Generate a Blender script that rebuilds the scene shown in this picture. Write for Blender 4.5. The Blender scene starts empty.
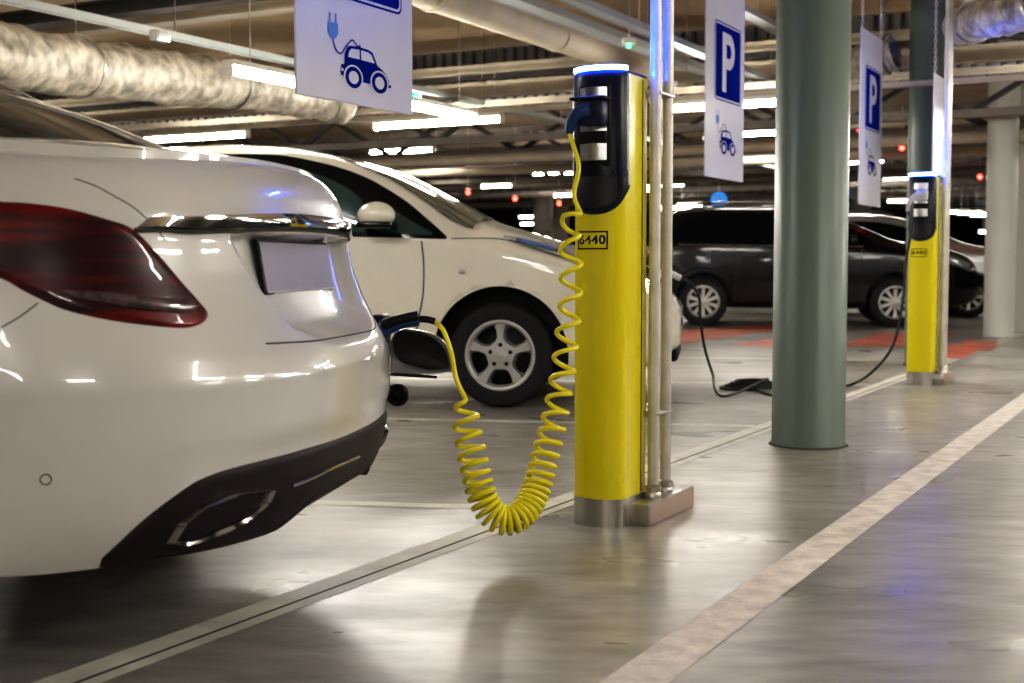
import bpy, bmesh, math, random
import numpy as np
from mathutils import Matrix, Vector
random.seed(7); np.random.seed(7)
PI = math.pi
scene = bpy.context.scene
COL = bpy.data.collections.new('parking_hall'); scene.collection.children.link(COL)

# ------------------------------------------------------------------ camera numbers
FPX = 1300.; PITCH = math.atan(78/1300.); CH = .87
CP, SP = math.cos(PITCH), math.sin(PITCH)
CAMP = np.array([0, 0, CH])
def ray(x, y):
    a = (x-512)/FPX; b = (341.5-y)/FPX
    return np.array([a, CP+b*SP, -SP+b*CP])
def at(x, y, Y):
    r = ray(x, y); return CAMP + r*(Y/r[1])
def atz(x, y, z=0.):
    r = ray(x, y); return CAMP + r*((z-CH)/r[2])
def proj(P):
    P = np.asarray(P, float); Z = P[..., 2]-CH
    d = P[..., 1]*CP-Z*SP; u = P[..., 1]*SP+Z*CP
    return np.stack([512+FPX*P[..., 0]/d, 341.5-FPX*u/d], -1)
# row frame: a = across the lane, r = along the row of charging posts
RV = np.array([.4741, .8805, 0]); AV = np.array([.8805, -.4741, 0])
ROWROT = math.atan2(AV[1], AV[0])
def RC(a, r, z=0.): return AV*a + RV*r + np.array([0, 0, z])
def toRC(p): p = np.asarray(p); return float(p@AV), float(p@RV)
BV = np.array([.9882, -.1530, 0])      # direction of the parking bays

# ------------------------------------------------------------------ materials
MATS = {}
def mat(name, color, rough=.5, metal=0., coat=0., emit=None, estr=0., spec=.5, var=0., vscale=8., bump=0., bscale=60., trans=0., rvar=0., stretch=None, coatr=.04):
    if name in MATS: return MATS[name]
    m = bpy.data.materials.new(name); m.use_nodes = True
    nt = m.node_tree; b = nt.nodes['Principled BSDF']; L = nt.links
    b.inputs['Base Color'].default_value = (*color, 1)
    b.inputs['Roughness'].default_value = rough; b.inputs['Metallic'].default_value = metal
    b.inputs['Coat Weight'].default_value = coat; b.inputs['Coat Roughness'].default_value = coatr
    b.inputs['Specular IOR Level'].default_value = spec
    b.inputs['Transmission Weight'].default_value = trans
    if emit: b.inputs['Emission Color'].default_value = (*emit, 1); b.inputs['Emission Strength'].default_value = estr
    tc = nt.nodes.new('ShaderNodeTexCoord'); mp = nt.nodes.new('ShaderNodeMapping')
    L.new(tc.outputs['Object'], mp.inputs['Vector'])
    if stretch: mp.inputs['Scale'].default_value = stretch
    n = nt.nodes.new('ShaderNodeTexNoise'); n.inputs['Scale'].default_value = vscale; n.inputs['Detail'].default_value = 5
    L.new(mp.outputs[0], n.inputs['Vector'])
    v = max(var, .02)
    r = nt.nodes.new('ShaderNodeMapRange'); r.inputs[1].default_value = .3; r.inputs[2].default_value = .7
    r.inputs[3].default_value = 1-v; r.inputs[4].default_value = 1+v; L.new(n.outputs[0], r.inputs[0])
    mx = nt.nodes.new('ShaderNodeVectorMath'); mx.operation = 'SCALE'; mx.inputs[0].default_value = color
    L.new(r.outputs[0], mx.inputs['Scale']); L.new(mx.outputs[0], b.inputs['Base Color'])
    if rvar:
        r2 = nt.nodes.new('ShaderNodeMapRange'); r2.inputs[1].default_value = .3; r2.inputs[2].default_value = .7
        r2.inputs[3].default_value = max(0, rough-rvar); r2.inputs[4].default_value = rough+rvar
        L.new(n.outputs[0], r2.inputs[0]); L.new(r2.outputs[0], b.inputs['Roughness'])
    if bump:
        n2 = nt.nodes.new('ShaderNodeTexNoise'); n2.inputs['Scale'].default_value = bscale; n2.inputs['Detail'].default_value = 6
        L.new(mp.outputs[0], n2.inputs['Vector'])
        bp = nt.nodes.new('ShaderNodeBump'); bp.inputs['Strength'].default_value = bump; bp.inputs['Distance'].default_value = .01
        L.new(n2.outputs[0], bp.inputs['Height']); L.new(bp.outputs[0], b.inputs['Normal'])
    MATS[name] = m; return m
white_pearl = mat('pearl_white_paint', (.63, .625, .605), .28, coat=1., coatr=.03)
white_warm = mat('warm_white_paint', (.80, .77, .66), .3, coat=1., coatr=.03)
black_paint = mat('black_paint', (.004, .004, .006), .2, coat=.35, spec=.25)
silver_paint = mat('silver_paint', (.5, .5, .5), .3, metal=.6, coat=.6)
dark_blue_paint = mat('dark_blue_paint', (.03, .05, .09), .25, coat=1.)
glass = mat('tinted_glass', (.004, .006, .006), .06, spec=.10)
glass_teal = mat('teal_glass', (.02, .06, .055), .05, spec=.8)
glass_olive = mat('windscreen_glass', (.10, .10, .065), .06, spec=.8)
chrome = mat('chrome', (.75, .75, .76), .07, metal=1.)
dark_chrome = mat('smoked_chrome', (.45, .43, .42), .16, metal=1.)
steel = mat('brushed_steel', (.58, .56, .53), .28, metal=1., var=.1, vscale=30, stretch=(1, 1, .05))
galv = mat('galvanised_pipe', (.62, .60, .56), .48, metal=.5, var=.1, vscale=14)
housing_m = mat('face_black_blue_lit', (.004, .006, .020), .3, spec=.3)  # blue put into the black as the status light's spill on the face
alu = mat('brushed_aluminium', (.62, .62, .63), .3, metal=1., var=.12, vscale=40, stretch=(1, .05, 1))
rubber = mat('tyre_rubber', (.007, .007, .008), .7, bump=.2, bscale=90)
rim_m = mat('alloy_rim', (.56, .56, .54), .35, metal=.55)
blackp = mat('black_plastic', (.007, .007, .008), .45, spec=.25)
brownblack = mat('diffuser_plastic', (.016, .011, .012), .5, var=.1, spec=.25)
gloss_black = mat('gloss_black', (.004, .004, .005), .12, spec=.3)
darkgrey = mat('dark_grey_plastic', (.014, .015, .020), .42, spec=.35)
navy = mat('navy_plastic', (.004, .010, .05), .35)
plugblue = mat('blue_plug', (.008, .05, .17), .4)
yellow = mat('yellow_paint', (.80, .70, .002), .30, coat=.4, coatr=.1, var=.03, vscale=3)
cableyel = mat('yellow_cable', (.86, .77, .02), .35)
cableblk = mat('black_cable', (.008, .008, .009), .5)
blue_em = mat('blue_status_light', (.05, .1, 1), .4, emit=(.02, .10, 1.), estr=170)
bluewhite_em = mat('blue_white_light', (.6, .7, 1), .4, emit=(.35, .48, 1.), estr=22)
red_em = mat('red_led', (1, .05, .02), .4, emit=(1, .03, .02), estr=14)
green_em = mat('green_led', (.05, 1, .3), .4, emit=(.02, 1, .25), estr=9)
tube_em = mat('fluorescent_tube', (1, 1, .95), .5, emit=(1, .955, .89), estr=52)
tube_far = mat('fluorescent_far', (1, 1, .95), .5, emit=(1, .97, .86), estr=14)
fixture_m = mat('fixture_white', (.75, .72, .62), .5)
signw = mat('sign_white', (.60, .60, .66), .3, spec=.3)
signblue = mat('sign_blue', (.004, .016, .22), .6, spec=0)
signlight = mat('sign_light_blue', (.02, .16, .55), .4)
plate_m = mat('plate_blank', (.27, .255, .33), .45)
colgreen = mat('column_grey_green', (.115, .155, .125), .45, var=.05, vscale=5, coat=.16, coatr=.22)
colwhite = mat('column_pale', (.56, .58, .54), .45, var=.05, vscale=3)
beige = mat('beam_beige', (.50, .44, .34), .6, var=.12, vscale=3)
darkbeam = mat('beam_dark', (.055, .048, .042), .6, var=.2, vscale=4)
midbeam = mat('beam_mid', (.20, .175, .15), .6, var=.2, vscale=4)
slab = mat('ceiling_slab', (.52, .40, .26), .8, var=.22, vscale=.7)
ribm = mat('ribbed_steel', (.26, .26, .26), .5, metal=.2, var=.1, vscale=4)
wallm = mat('dark_wall', (.05, .045, .04), .8, var=.3, vscale=.6)
duct_m = mat('foil_insulation', (.47, .43, .36), .5, metal=.2, var=.55, vscale=9, bump=1., bscale=17)
tray_m = mat('cable_tray', (.42, .44, .43), .4, metal=.5)
white_line = mat('line_paint', (.70, .69, .61), .5, var=.16, vscale=7, bump=.25, bscale=60)
white_line_worn = mat('line_paint_worn', (.74, .70, .63), .6, var=.2, vscale=14, bump=.6, bscale=45)
crackm = mat('joint_dark', (.05, .047, .04), .8)
redpaint = mat('red_floor_paint', (.62, .20, .13), .45, var=.3, vscale=2.5)
bsign = mat('round_blue', (.03, .22, .6), .5, emit=(.03, .22, .6), estr=.5)
headlamp = mat('headlamp_lens', (.45, .5, .52), .06, metal=.6, coat=1)
headblue = mat('headlamp_blue', (.02, .12, .42), .1, coat=1)
chain_m = mat('white_chain', (.7, .68, .62), .5)
seatm = mat('seat_cloth', (.03, .03, .03), .8)

def tail_mat():
    m = bpy.data.materials.new('tail_lamp_red'); m.use_nodes = True
    nt = m.node_tree; b = nt.nodes['Principled BSDF']; L = nt.links
    tc = nt.nodes.new('ShaderNodeTexCoord'); mp = nt.nodes.new('ShaderNodeMapping'); mp.inputs['Scale'].default_value = (2.2, 2.2, 22)
    n = nt.nodes.new('ShaderNodeTexNoise'); n.inputs['Scale'].default_value = 1.6; n.inputs['Detail'].default_value = 2
    L.new(tc.outputs['Object'], mp.inputs[0]); L.new(mp.outputs[0], n.inputs['Vector'])
    cr = nt.nodes.new('ShaderNodeValToRGB'); L.new(n.outputs[0], cr.inputs[0])
    cr.color_ramp.elements[0].position = .42; cr.color_ramp.elements[0].color = (.022, .0012, .003, 1)
    cr.color_ramp.elements[1].position = .85; cr.color_ramp.elements[1].color = (.22, .003, .005, 1)
    L.new(cr.outputs[0], b.inputs['Base Color'])
    b.inputs['Roughness'].default_value = .3; b.inputs['Specular IOR Level'].default_value = .25; b.inputs['Coat Weight'].default_value = .35; b.inputs['Coat Roughness'].default_value = .02
    return m
tail_red = tail_mat()
tail_clear = mat('tail_lamp_clear', (.09, .065, .065), .3, metal=.3, var=.6, vscale=40, coat=1)

def floor_mat():
    m = bpy.data.materials.new('polished_concrete'); m.use_nodes = True
    nt = m.node_tree; b = nt.nodes['Principled BSDF']; L = nt.links; N = nt.nodes.new
    tc = N('ShaderNodeTexCoord')
    def noise(scale, det=5, sc=(1, 1, 1), rot=0, dist=0):
        mp = N('ShaderNodeMapping'); mp.inputs['Scale'].default_value = sc; mp.inputs['Rotation'].default_value = (0, 0, rot)
        L.new(tc.outputs['Object'], mp.inputs[0]); n = N('ShaderNodeTexNoise'); n.inputs['Scale'].default_value = scale
        n.inputs['Detail'].default_value = det; n.inputs['Distortion'].default_value = dist; L.new(mp.outputs[0], n.inputs['Vector']); return n
    n1 = noise(.55, 4, dist=0); n2 = noise(5, 8, (1, 2.6, 1), -ROWROT); n3 = noise(60, 3)
    cr = N('ShaderNodeValToRGB'); L.new(n1.outputs[0], cr.inputs[0])
    cr.color_ramp.elements[0].position = .32; cr.color_ramp.elements[0].color = (.21, .20, .175, 1)
    cr.color_ramp.elements[1].position = .68; cr.color_ramp.elements[1].color = (.47, .455, .42, 1)
    mr = N('ShaderNodeMapRange'); mr.inputs[1].default_value = .25; mr.inputs[2].default_value = .75; mr.inputs[3].default_value = .66; mr.inputs[4].default_value = 1.3
    L.new(n2.outputs[0], mr.inputs[0])
    mx = N('ShaderNodeVectorMath'); mx.operation = 'SCALE'; L.new(cr.outputs[0], mx.inputs[0]); L.new(mr.outputs[0], mx.inputs['Scale'])
    # small dark pits
    vo = N('ShaderNodeTexVoronoi'); vo.inputs['Scale'].default_value = 5.5; L.new(tc.outputs['Object'], vo.inputs['Vector'])
    lt = N('ShaderNodeMapRange'); lt.inputs[1].default_value = .018; lt.inputs[2].default_value = .035; lt.inputs[3].default_value = 1.; lt.inputs[4].default_value = 1
    L.new(vo.outputs['Distance'], lt.inputs[0])
    mx2 = N('ShaderNodeVectorMath'); mx2.operation = 'SCALE'; L.new(mx.outputs[0], mx2.inputs[0]); L.new(lt.outputs[0], mx2.inputs['Scale'])
    L.new(mx2.outputs[0], b.inputs['Base Color'])
    rr = N('ShaderNodeMapRange'); rr.inputs[1].default_value = .1; rr.inputs[2].default_value = .9; rr.inputs[3].default_value = .18; rr.inputs[4].default_value = .50
    n4 = noise(1.6, 3, (1, 1.8, 1), -ROWROT, .1); L.new(n4.outputs[0], rr.inputs[0]); L.new(rr.outputs[0], b.inputs['Roughness'])
    bp = N('ShaderNodeBump'); bp.inputs['Strength'].default_value = .06; bp.inputs['Distance'].default_value = .02
    n5 = noise(14, 4, (1, 1.8, 1), -ROWROT); L.new(n5.outputs[0], bp.inputs['Height'])
    bp2 = N('ShaderNodeBump'); bp2.inputs['Strength'].default_value = .12; bp2.inputs['Distance'].default_value = .002
    L.new(n3.outputs[0], bp2.inputs['Height']); L.new(bp.outputs[0], bp2.inputs['Normal']); L.new(bp2.outputs[0], b.inputs['Normal'])
    b.inputs['Specular IOR Level'].default_value = .75
    return m
concrete = floor_mat()

# ------------------------------------------------------------------ mesh helpers
def setp(o, label=None, cat=None, group=None, kind=None):
    if label: o['label'] = label
    if cat: o['category'] = cat
    if group: o['group'] = group
    if kind: o['kind'] = kind
    return o
def thing(name, loc, rz=0., label=None, cat=None, group=None):
    o = bpy.data.objects.new(name, None); COL.objects.link(o); o.empty_display_size = .1
    o.location = [float(c) for c in loc]; o.rotation_euler = (0, 0, rz)
    return setp(o, label, cat, group)
def rootmat(o):
    M = Matrix.Identity(4)
    while o is not None:
        M = (Matrix.Translation(o.location) @ o.rotation_euler.to_matrix().to_4x4()) @ M; o = o.parent
    return M
class MB:
    def __init__(s): s.v = []; s.f = []
    def add(s, V, F):
        n = len(s.v); s.v += [tuple(float(c) for c in p) for p in V]; s.f += [tuple(i+n for i in f) for f in F]; return s
    def box(s, c, d, rz=0., bev=0., rx=0., ry=0.):
        bm = bmesh.new(); bmesh.ops.create_cube(bm, size=1)
        for v in bm.verts: v.co = Vector((v.co.x*d[0], v.co.y*d[1], v.co.z*d[2]))
        if bev: bmesh.ops.bevel(bm, geom=list(bm.edges), offset=bev, segments=2, affect='EDGES', profile=.5)
        M = Matrix.Translation(Vector([float(x) for x in c])) @ Matrix.Rotation(rz, 4, 'Z') @ Matrix.Rotation(ry, 4, 'Y') @ Matrix.Rotation(rx, 4, 'X')
        bm.transform(M); bm.verts.index_update()
        s.add([v.co for v in bm.verts], [[v.index for v in f.verts] for f in bm.faces]); bm.free(); return s
    def bar(s, p0, p1, w, h, up=(0, 0, 1)):
        p0 = Vector(p0); p1 = Vector(p1); d = (p1-p0).normalized(); u = Vector(up)
        if abs(d.dot(u)) > .98: u = Vector((1, 0, 0))
        x = d.cross(u).normalized(); y = x.cross(d)
        V = [p+x*(a*w/2)+y*(b*h/2) for p in (p0, p1) for a, b in ((-1, -1), (1, -1), (1, 1), (-1, 1))]
        s.add(V, [(0, 3, 2, 1), (4, 5, 6, 7), (0, 1, 5, 4), (1, 2, 6, 5), (2, 3, 7, 6), (3, 0, 4, 7)]); return s
    def grid(s, P, closeu=False, closev=False, flip=False):
        P = np.asarray(P); nu, nv = P.shape[:2]; F = []
        for i in range(nu if closeu else nu-1):
            for j in range(nv if closev else nv-1):
                q = [i*nv+j, ((i+1) % nu)*nv+j, ((i+1) % nu)*nv+(j+1) % nv, i*nv+(j+1) % nv]
                F.append(q[::-1] if flip else q)
        return s.add(P.reshape(-1, 3), F)
    def tube(s, path, r, n=10, cap=True, closed=False):
        path = [Vector([float(c) for c in p]) for p in path]; m = len(path); rr = r if hasattr(r, '__len__') else [r]*m
        T = []
        for i in range(m):
            a = path[(i-1) % m] if (closed or i > 0) else path[i]; b = path[(i+1) % m] if (closed or i < m-1) else path[i]
            T.append((b-a).normalized())
        u = T[0].orthogonal().normalized(); V = []
        for i in range(m):
            u = (u-T[i]*u.dot(T[i])).normalized(); w = T[i].cross(u)
            for k in range(n):
                an = 2*PI*k/n; V.append(path[i]+(u*math.cos(an)+w*math.sin(an))*rr[i])
        F = []
        for i in range(m if closed else m-1):
            for k in range(n): F.append((i*n+k, i*n+(k+1) % n, ((i+1) % m)*n+(k+1) % n, ((i+1) % m)*n+k))
        if cap and not closed: F.append(tuple(range(n))[::-1]); F.append(tuple(range((m-1)*n, m*n)))
        return s.add(V, F)
    def lathe(s, prof, c=(0, 0, 0), axis=(0, 0, 1), n=32, close=False):
        # prof: (radius, height along axis)
        ax = Vector(axis).normalized(); u = Vector((0, 0, 1)) if abs(ax.z) < .9 else Vector((1, 0, 0))
        u = (u-ax*u.dot(ax)).normalized(); w = ax.cross(u); c = Vector([float(x) for x in c])
        P = [[c+ax*h+(u*math.cos(2*PI*k/n)+w*math.sin(2*PI*k/n))*r for k in range(n)] for r, h in prof]
        return s.grid([[tuple(q) for q in row] for row in P], closeu=close, closev=True, flip=True)
    def sphere(s, c, r, n=14, sc=(1, 1, 1)):
        P = [[(c[0]+r*sc[0]*math.sin(PI*i/n)*math.cos(2*PI*j/n), c[1]+r*sc[1]*math.sin(PI*i/n)*math.sin(2*PI*j/n), c[2]+r*sc[2]*math.cos(PI*i/n)) for j in range(n)] for i in range(n+1)]
        return s.grid(P, closev=True, flip=True)
    def poly(s, pts, th=None):
        # flat polygon (list of 3D) triangulated, optional extrusion vector
        n = len(pts); V = list(pts)
        if th is None: return s.add(V, [tuple(range(n))])
        V2 = [tuple(np.array(p)+np.array(th)) for p in pts]
        return s.add(V+V2, [tuple(range(n))[::-1], tuple(range(n, 2*n))]+[(i, (i+1) % n, n+(i+1) % n, n+i) for i in range(n)])
    def build(s, name, m, parent=None, world=False, smooth=True, angle=40, label=None, weld=False):
        me = bpy.data.meshes.new(name)
        V = s.v
        if world and parent is not None:
            Mi = rootmat(parent).inverted(); V = [tuple(Mi @ Vector(p)) for p in V]
        me.from_pydata(V, [], s.f); me.materials.append(m)
        bm = bmesh.new(); bm.from_mesh(me)
        if weld: bmesh.ops.remove_doubles(bm, verts=bm.verts, dist=1e-5)
        if weld: bmesh.ops.recalc_face_normals(bm, faces=bm.faces)
        if smooth:
            for f in bm.faces: f.smooth = True
            ca = math.radians(angle)
            for e in bm.edges:
                if len(e.link_faces) == 2 and e.link_faces[0].normal.length > 0 and e.link_faces[1].normal.length > 0 and e.calc_face_angle(0) > ca: e.smooth = False
        bm.to_mesh(me); bm.free()
        o = bpy.data.objects.new(name, me); COL.objects.link(o)
        if parent is not None: o.parent = parent
        if label: o['label'] = label
        return o
def copy_tree(o, parent=None):
    c = o.copy(); COL.objects.link(c); c.parent = parent
    for ch in list(o.children):
        copy_tree(ch, c)
    return c
def pchip(xs, ys):
    xs = np.array(xs, float); ys = np.array(ys, float); h = np.diff(xs); d = np.diff(ys)/h; m = np.zeros_like(xs)
    m[0] = d[0]; m[-1] = d[-1]
    for i in range(1, len(xs)-1):
        if d[i-1]*d[i] > 0:
            w1 = 2*h[i]+h[i-1]; w2 = h[i]+2*h[i-1]; m[i] = (w1+w2)/(w1/d[i-1]+w2/d[i])
    def f(x):
        x = np.clip(np.asarray(x, float), xs[0], xs[-1]); i = np.clip(np.searchsorted(xs, x, side='right')-1, 0, len(xs)-2)
        t = (x-xs[i])/h[i]; t2 = t*t; t3 = t2*t
        return (2*t3-3*t2+1)*ys[i]+(t3-2*t2+t)*h[i]*m[i]+(-2*t3+3*t2)*ys[i+1]+(t3-t2)*h[i]*m[i+1]
    return f
def crv(*pts): return pchip([p[0] for p in pts], [p[1] for p in pts])
def spline(P, n):
    P = [np.array(p, float) for p in P]; d = [0]
    for a, b in zip(P, P[1:]): d.append(d[-1]+max(np.linalg.norm(b-a), 1e-6)**.5)
    P = [2*P[0]-P[1]]+P+[2*P[-1]-P[-2]]; out = []
    m = len(P)-3
    for k in range(n):
        t = k/(n-1)*m; i = min(int(t), m-1); t -= i
        a, b, c, e = P[i:i+4]
        out.append(.5*((2*b)+(c-a)*t+(2*a-5*b+4*c-e)*t*t+(3*b-a-3*c+e)*t**3))
    return np.array(out)
def resample(P, n):
    P = np.array(P, float); d = np.r_[0, np.cumsum(np.linalg.norm(np.diff(P, axis=0), axis=1))]
    t = np.linspace(0, d[-1], n)
    return np.stack([np.interp(t, d, P[:, k]) for k in range(P.shape[1])], -1)
def smoothstep(x, a, b):
    t = np.clip((np.asarray(x, float)-a)/(b-a), 0, 1); return t*t*(3-2*t)
def textmesh(name, body, size, m, parent, loc, rot, depth=.001, bold=0., align='CENTER'):
    cu = bpy.data.curves.new(name, 'FONT'); cu.body = body; cu.size = size; cu.extrude = depth; cu.offset = bold; cu.space_character = 1.12
    cu.align_x = align; cu.align_y = 'CENTER'
    to = bpy.data.objects.new(name+'_tmp', cu); COL.objects.link(to)
    dg = bpy.context.evaluated_depsgraph_get(); me = bpy.data.meshes.new_from_object(to.evaluated_get(dg))
    bpy.data.objects.remove(to); me.materials.clear(); me.materials.append(m)
    o = bpy.data.objects.new(name, me); COL.objects.link(o); o.parent = parent; o.location = loc; o.rotation_euler = rot
    return o

# ------------------------------------------------------------------ wheels
def wheel(parent, c, out, R, width, rimR, style, name='wheel'):
    """c: wheel centre on the outer face plane (local), out: outward unit (0,+-1,0)"""
    c = Vector(c); ax = Vector(out)
    w = width
    tyre = MB().lathe([(rimR-.005, -.01), (rimR+.004, .0), (rimR+.02, .006), (R*.93, .002), (R*.985, -.015), (R, -.045), (R, -w+.04), (R*.97, -w+.01), (rimR, -w), (rimR-.015, -w+.05), (rimR-.015, -.02)], c, ax, 56, close=True)
    t = tyre.build(name, rubber, parent, smooth=True)
    u = Vector((0, 0, 1)); x = ax.cross(u)
    def P(r, an, h): return c+ax*h+(u*math.cos(an)+x*math.sin(an))*r
    MB().lathe([(.0, -.07), (rimR*.5, -.07), (rimR-.01, -.10), (rimR-.01, -.02)], c, ax, 40).build('brake_disc', blackp, t)
    b = MB()
    b.lathe([(rimR+.003, -.006), (rimR+.004, .004), (rimR-.012, .007), (rimR-.022, -.004), (rimR-.03, -.04)], c, ax, 60)
    if style == 'five':
        # face plate with five rounded openings, built as a polar grid
        N = 5; nr = 26; na = 200; ri, ro = .33*rimR, .90*rimR
        rs = np.linspace(.0, rimR-.018, nr*2)
        def open_(r, an):
            k = (an/(2*PI/N)) % 1-.5; ang = k*2*PI/N; dx = r*math.sin(ang); dy = r*math.cos(ang)
            # rounded trapezoid opening
            hw = .42*(dy-.30*rimR)+.165*rimR*1.0
            cy = .66*rimR; return (abs(dx)/(max(hw, .001)))**3.5+(abs(dy-cy)/(.25*rimR))**3.5
        V = []; F = []
        for i, r in enumerate(rs):
            for j in range(na):
                an = 2*PI*j/na; q = open_(r, an)
                h = -.004-.006*math.sin(PI*min(1, r/rimR))
                if q < 1.25: h -= .055*float(1-smoothstep(q, .75, 1.25))
                V.append(P(r, an, h))
        for i in range(len(rs)-1):
            for j in range(na):
                an = 2*PI*(j+.5)/na; r = (rs[i]+rs[i+1])/2
                if open_(r, an) < .62: continue
                F.append((i*na+j, i*na+(j+1) % na, (i+1)*na+(j+1) % na, (i+1)*na+j))
        b.add(V, F)
        rimo = b.build('rim', rim_m, t, angle=60)
        for k in range(5):
            MB().lathe([(.0, .0015), (.011, .0015), (.0135, -.004)], P(.30*rimR, 2*PI*k/5, -.006), ax, 14).build('wheel_bolt', blackp, rimo)
    else:
        N = style
        b.lathe([(0, .0), (.055, -.002), (.065, -.012), (.065, -.04)], c, ax, 28)
        for k in range(N):
            an = 2*PI*k/N; wi, wo = .42*2*PI*.06/N*1.2, .17*2*PI*rimR/N*1.25
            q = []
            for r, ww, h in ((.05, wi, -.006), (rimR*.55, (wi+wo)/2, -.012), (rimR-.012, wo, -.004)):
                tx = Vector(P(r, an+.001, 0)-P(r, an-.001, 0)).normalized()
                pc = P(r, an, h); q.append([pc-tx*ww-ax*.02, pc-tx*ww*.85, pc+tx*ww*.85, pc+tx*ww-ax*.02])
            b.grid([[tuple(p) for p in row] for row in q])
        rimo = b.build('rim', rim_m, t, angle=50)
    return t

# ------------------------------------------------------------------ generic car lofted along its length
class Car:
    def __init__(s, L, zt, ze, zbelt, w, we, zb, wbf=.985):
        s.L = L; s.c = dict(zt=crv(*zt), ze=crv(*ze), zbelt=crv(*zbelt), w=crv(*w), we=crv(*we), zb=crv(*zb)); s.wbf = wbf
    def ctrl(s, x):
        c = {k: float(f(x)) for k, f in s.c.items()}
        w, wb, we = c['w'], c['w']*s.wbf, min(c['we'], c['w']*s.wbf*.985)
        zb, zbe, ze, zt = c['zb'], c['zbelt'], c['ze'], c['zt']
        ze = max(ze, zbe+.01); zt = max(zt, ze+.004)
        T = [0, .8*w, .975*w, w, wb, we, .72*we, 0]
        Z = [zb, zb, zb+.07, zb+.47*(zbe-zb), zbe, ze, ze+.62*(zt-ze), zt]
        return T, Z
    def pt(s, x, v, side=1, off=0.):
        T, Z = s.ctrl(x); k = np.arange(8)
        t = float(pchip(k, T)(v)); z = float(pchip(k, Z)(v))
        return np.array([x, side*(t+off), z])
    def v_at_z(s, x, z):
        T, Z = s.ctrl(x); vv = np.linspace(2, 6, 81); zz = pchip(np.arange(8), Z)(vv)
        return float(np.interp(z, zz, vv))
    def side(s, x, z, side, off=0.):
        v = s.v_at_z(x, z); p = s.pt(x, v, side)
        q = s.pt(x, v+.05, side)-p; e = s.pt(min(x+.02, s.L), s.v_at_z(min(x+.02, s.L), z), side)-p
        n = np.cross(e, q); l = np.linalg.norm(n)
        if l < 1e-9: n = np.array([0, side, 0.])
        else: n = n/l
        if n[1]*side < 0: n = -n
        return p+n*off
    def shell(s, nx=130, nv=9):
        x = np.r_[0, .5*(1-np.cos(np.linspace(.12, PI-.12, nx))), 1]
        xs = s.L*x; vs = np.concatenate([np.linspace(i, i+1, nv, endpoint=False) for i in range(7)]+[[7.]])
        b = MB(); k = np.arange(8)
        rows = []
        for xx in xs:
            T, Z = s.ctrl(xx); t = pchip(k, T)(vs); z = pchip(k, Z)(vs)
            right = [(xx, -tt, zz) for tt, zz in zip(t, z)]; left = [(xx, tt, zz) for tt, zz in zip(t[-2:0:-1], z[-2:0:-1])]
            rows.append(right+left)
        b.grid(rows, closev=True, flip=True)
        n = len(rows[0]); m = len(rows)
        b.f.append(tuple(range(n))); b.f.append(tuple(range((m-1)*n, m*n))[::-1])
        return b
    def side_patch(s, up, lo, side, off, nU=40, nV=6):
        U = resample(spline(up, 60), nU); D = resample(spline(lo, 60), nU)
        P = [[s.side(*(U[i]*(1-w)+D[i]*w), side, off) for w in np.linspace(0, 1, nV)] for i in range(nU)]
        return MB().grid(P, flip=(side > 0))
    def top_patch(s, x0, x1, v0, off, nU=24, nV=24):
        P = []
        for x in np.linspace(x0, x1, nU):
            row = []
            for q in np.linspace(-1, 1, nV):
                v = 7-(7-v0)*abs(q); p = s.pt(x, v, 1 if q > 0 else -1); p = p+np.array([off*(1 if s.c['zt'](x+.05) < s.c['zt'](x-.05) else -1), 0, off]); row.append(p)
            P.append(row)
        return MB().grid(P)
    def line(s, pts, side, r=.004, n=40):
        return MB().tube([s.side(p[0], p[1], side, .0) for p in resample(spline(pts, 80), n)], r, 6)
def boolean_cut(o, cuts, cutmat):
    b = MB()
    for (c0, c1, r) in cuts:
        ax = Vector(c1)-Vector(c0); h = ax.length
        n = len(b.v); N = 56; ax.normalize(); u = Vector((0, 0, 1)); w = ax.cross(u)
        V = [Vector(c0)+ax*t+(u*math.cos(2*PI*k/N)+w*math.sin(2*PI*k/N))*r for t in (0, h) for k in range(N)]
        b.add(V, [tuple(range(N))[::-1], tuple(range(N, 2*N))]+[(k, (k+1) % N, N+(k+1) % N, N+k) for k in range(N)])
    me = bpy.data.meshes.new('cut'); me.from_pydata(b.v, [], b.f); me.materials.append(cutmat)
    bm = bmesh.new(); bm.from_mesh(me); bmesh.ops.recalc_face_normals(bm, faces=bm.faces); bm.to_mesh(me); bm.free()
    co = bpy.data.objects.new('cut', me); COL.objects.link(co)
    o.data.materials.append(cutmat)
    mainmat = o.data.materials[0]
    par = o.parent; o.parent = None
    md = o.modifiers.new('b', 'BOOLEAN'); md.operation = 'DIFFERENCE'; md.object = co; md.solver = 'EXACT'; md.material_mode = 'TRANSFER'
    bpy.context.view_layer.update()
    dg = bpy.context.evaluated_depsgraph_get(); nm = bpy.data.meshes.new_from_object(o.evaluated_get(dg))
    o.modifiers.clear(); o.data = nm; o.parent = par
    bpy.data.objects.remove(co)
    return o
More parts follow.
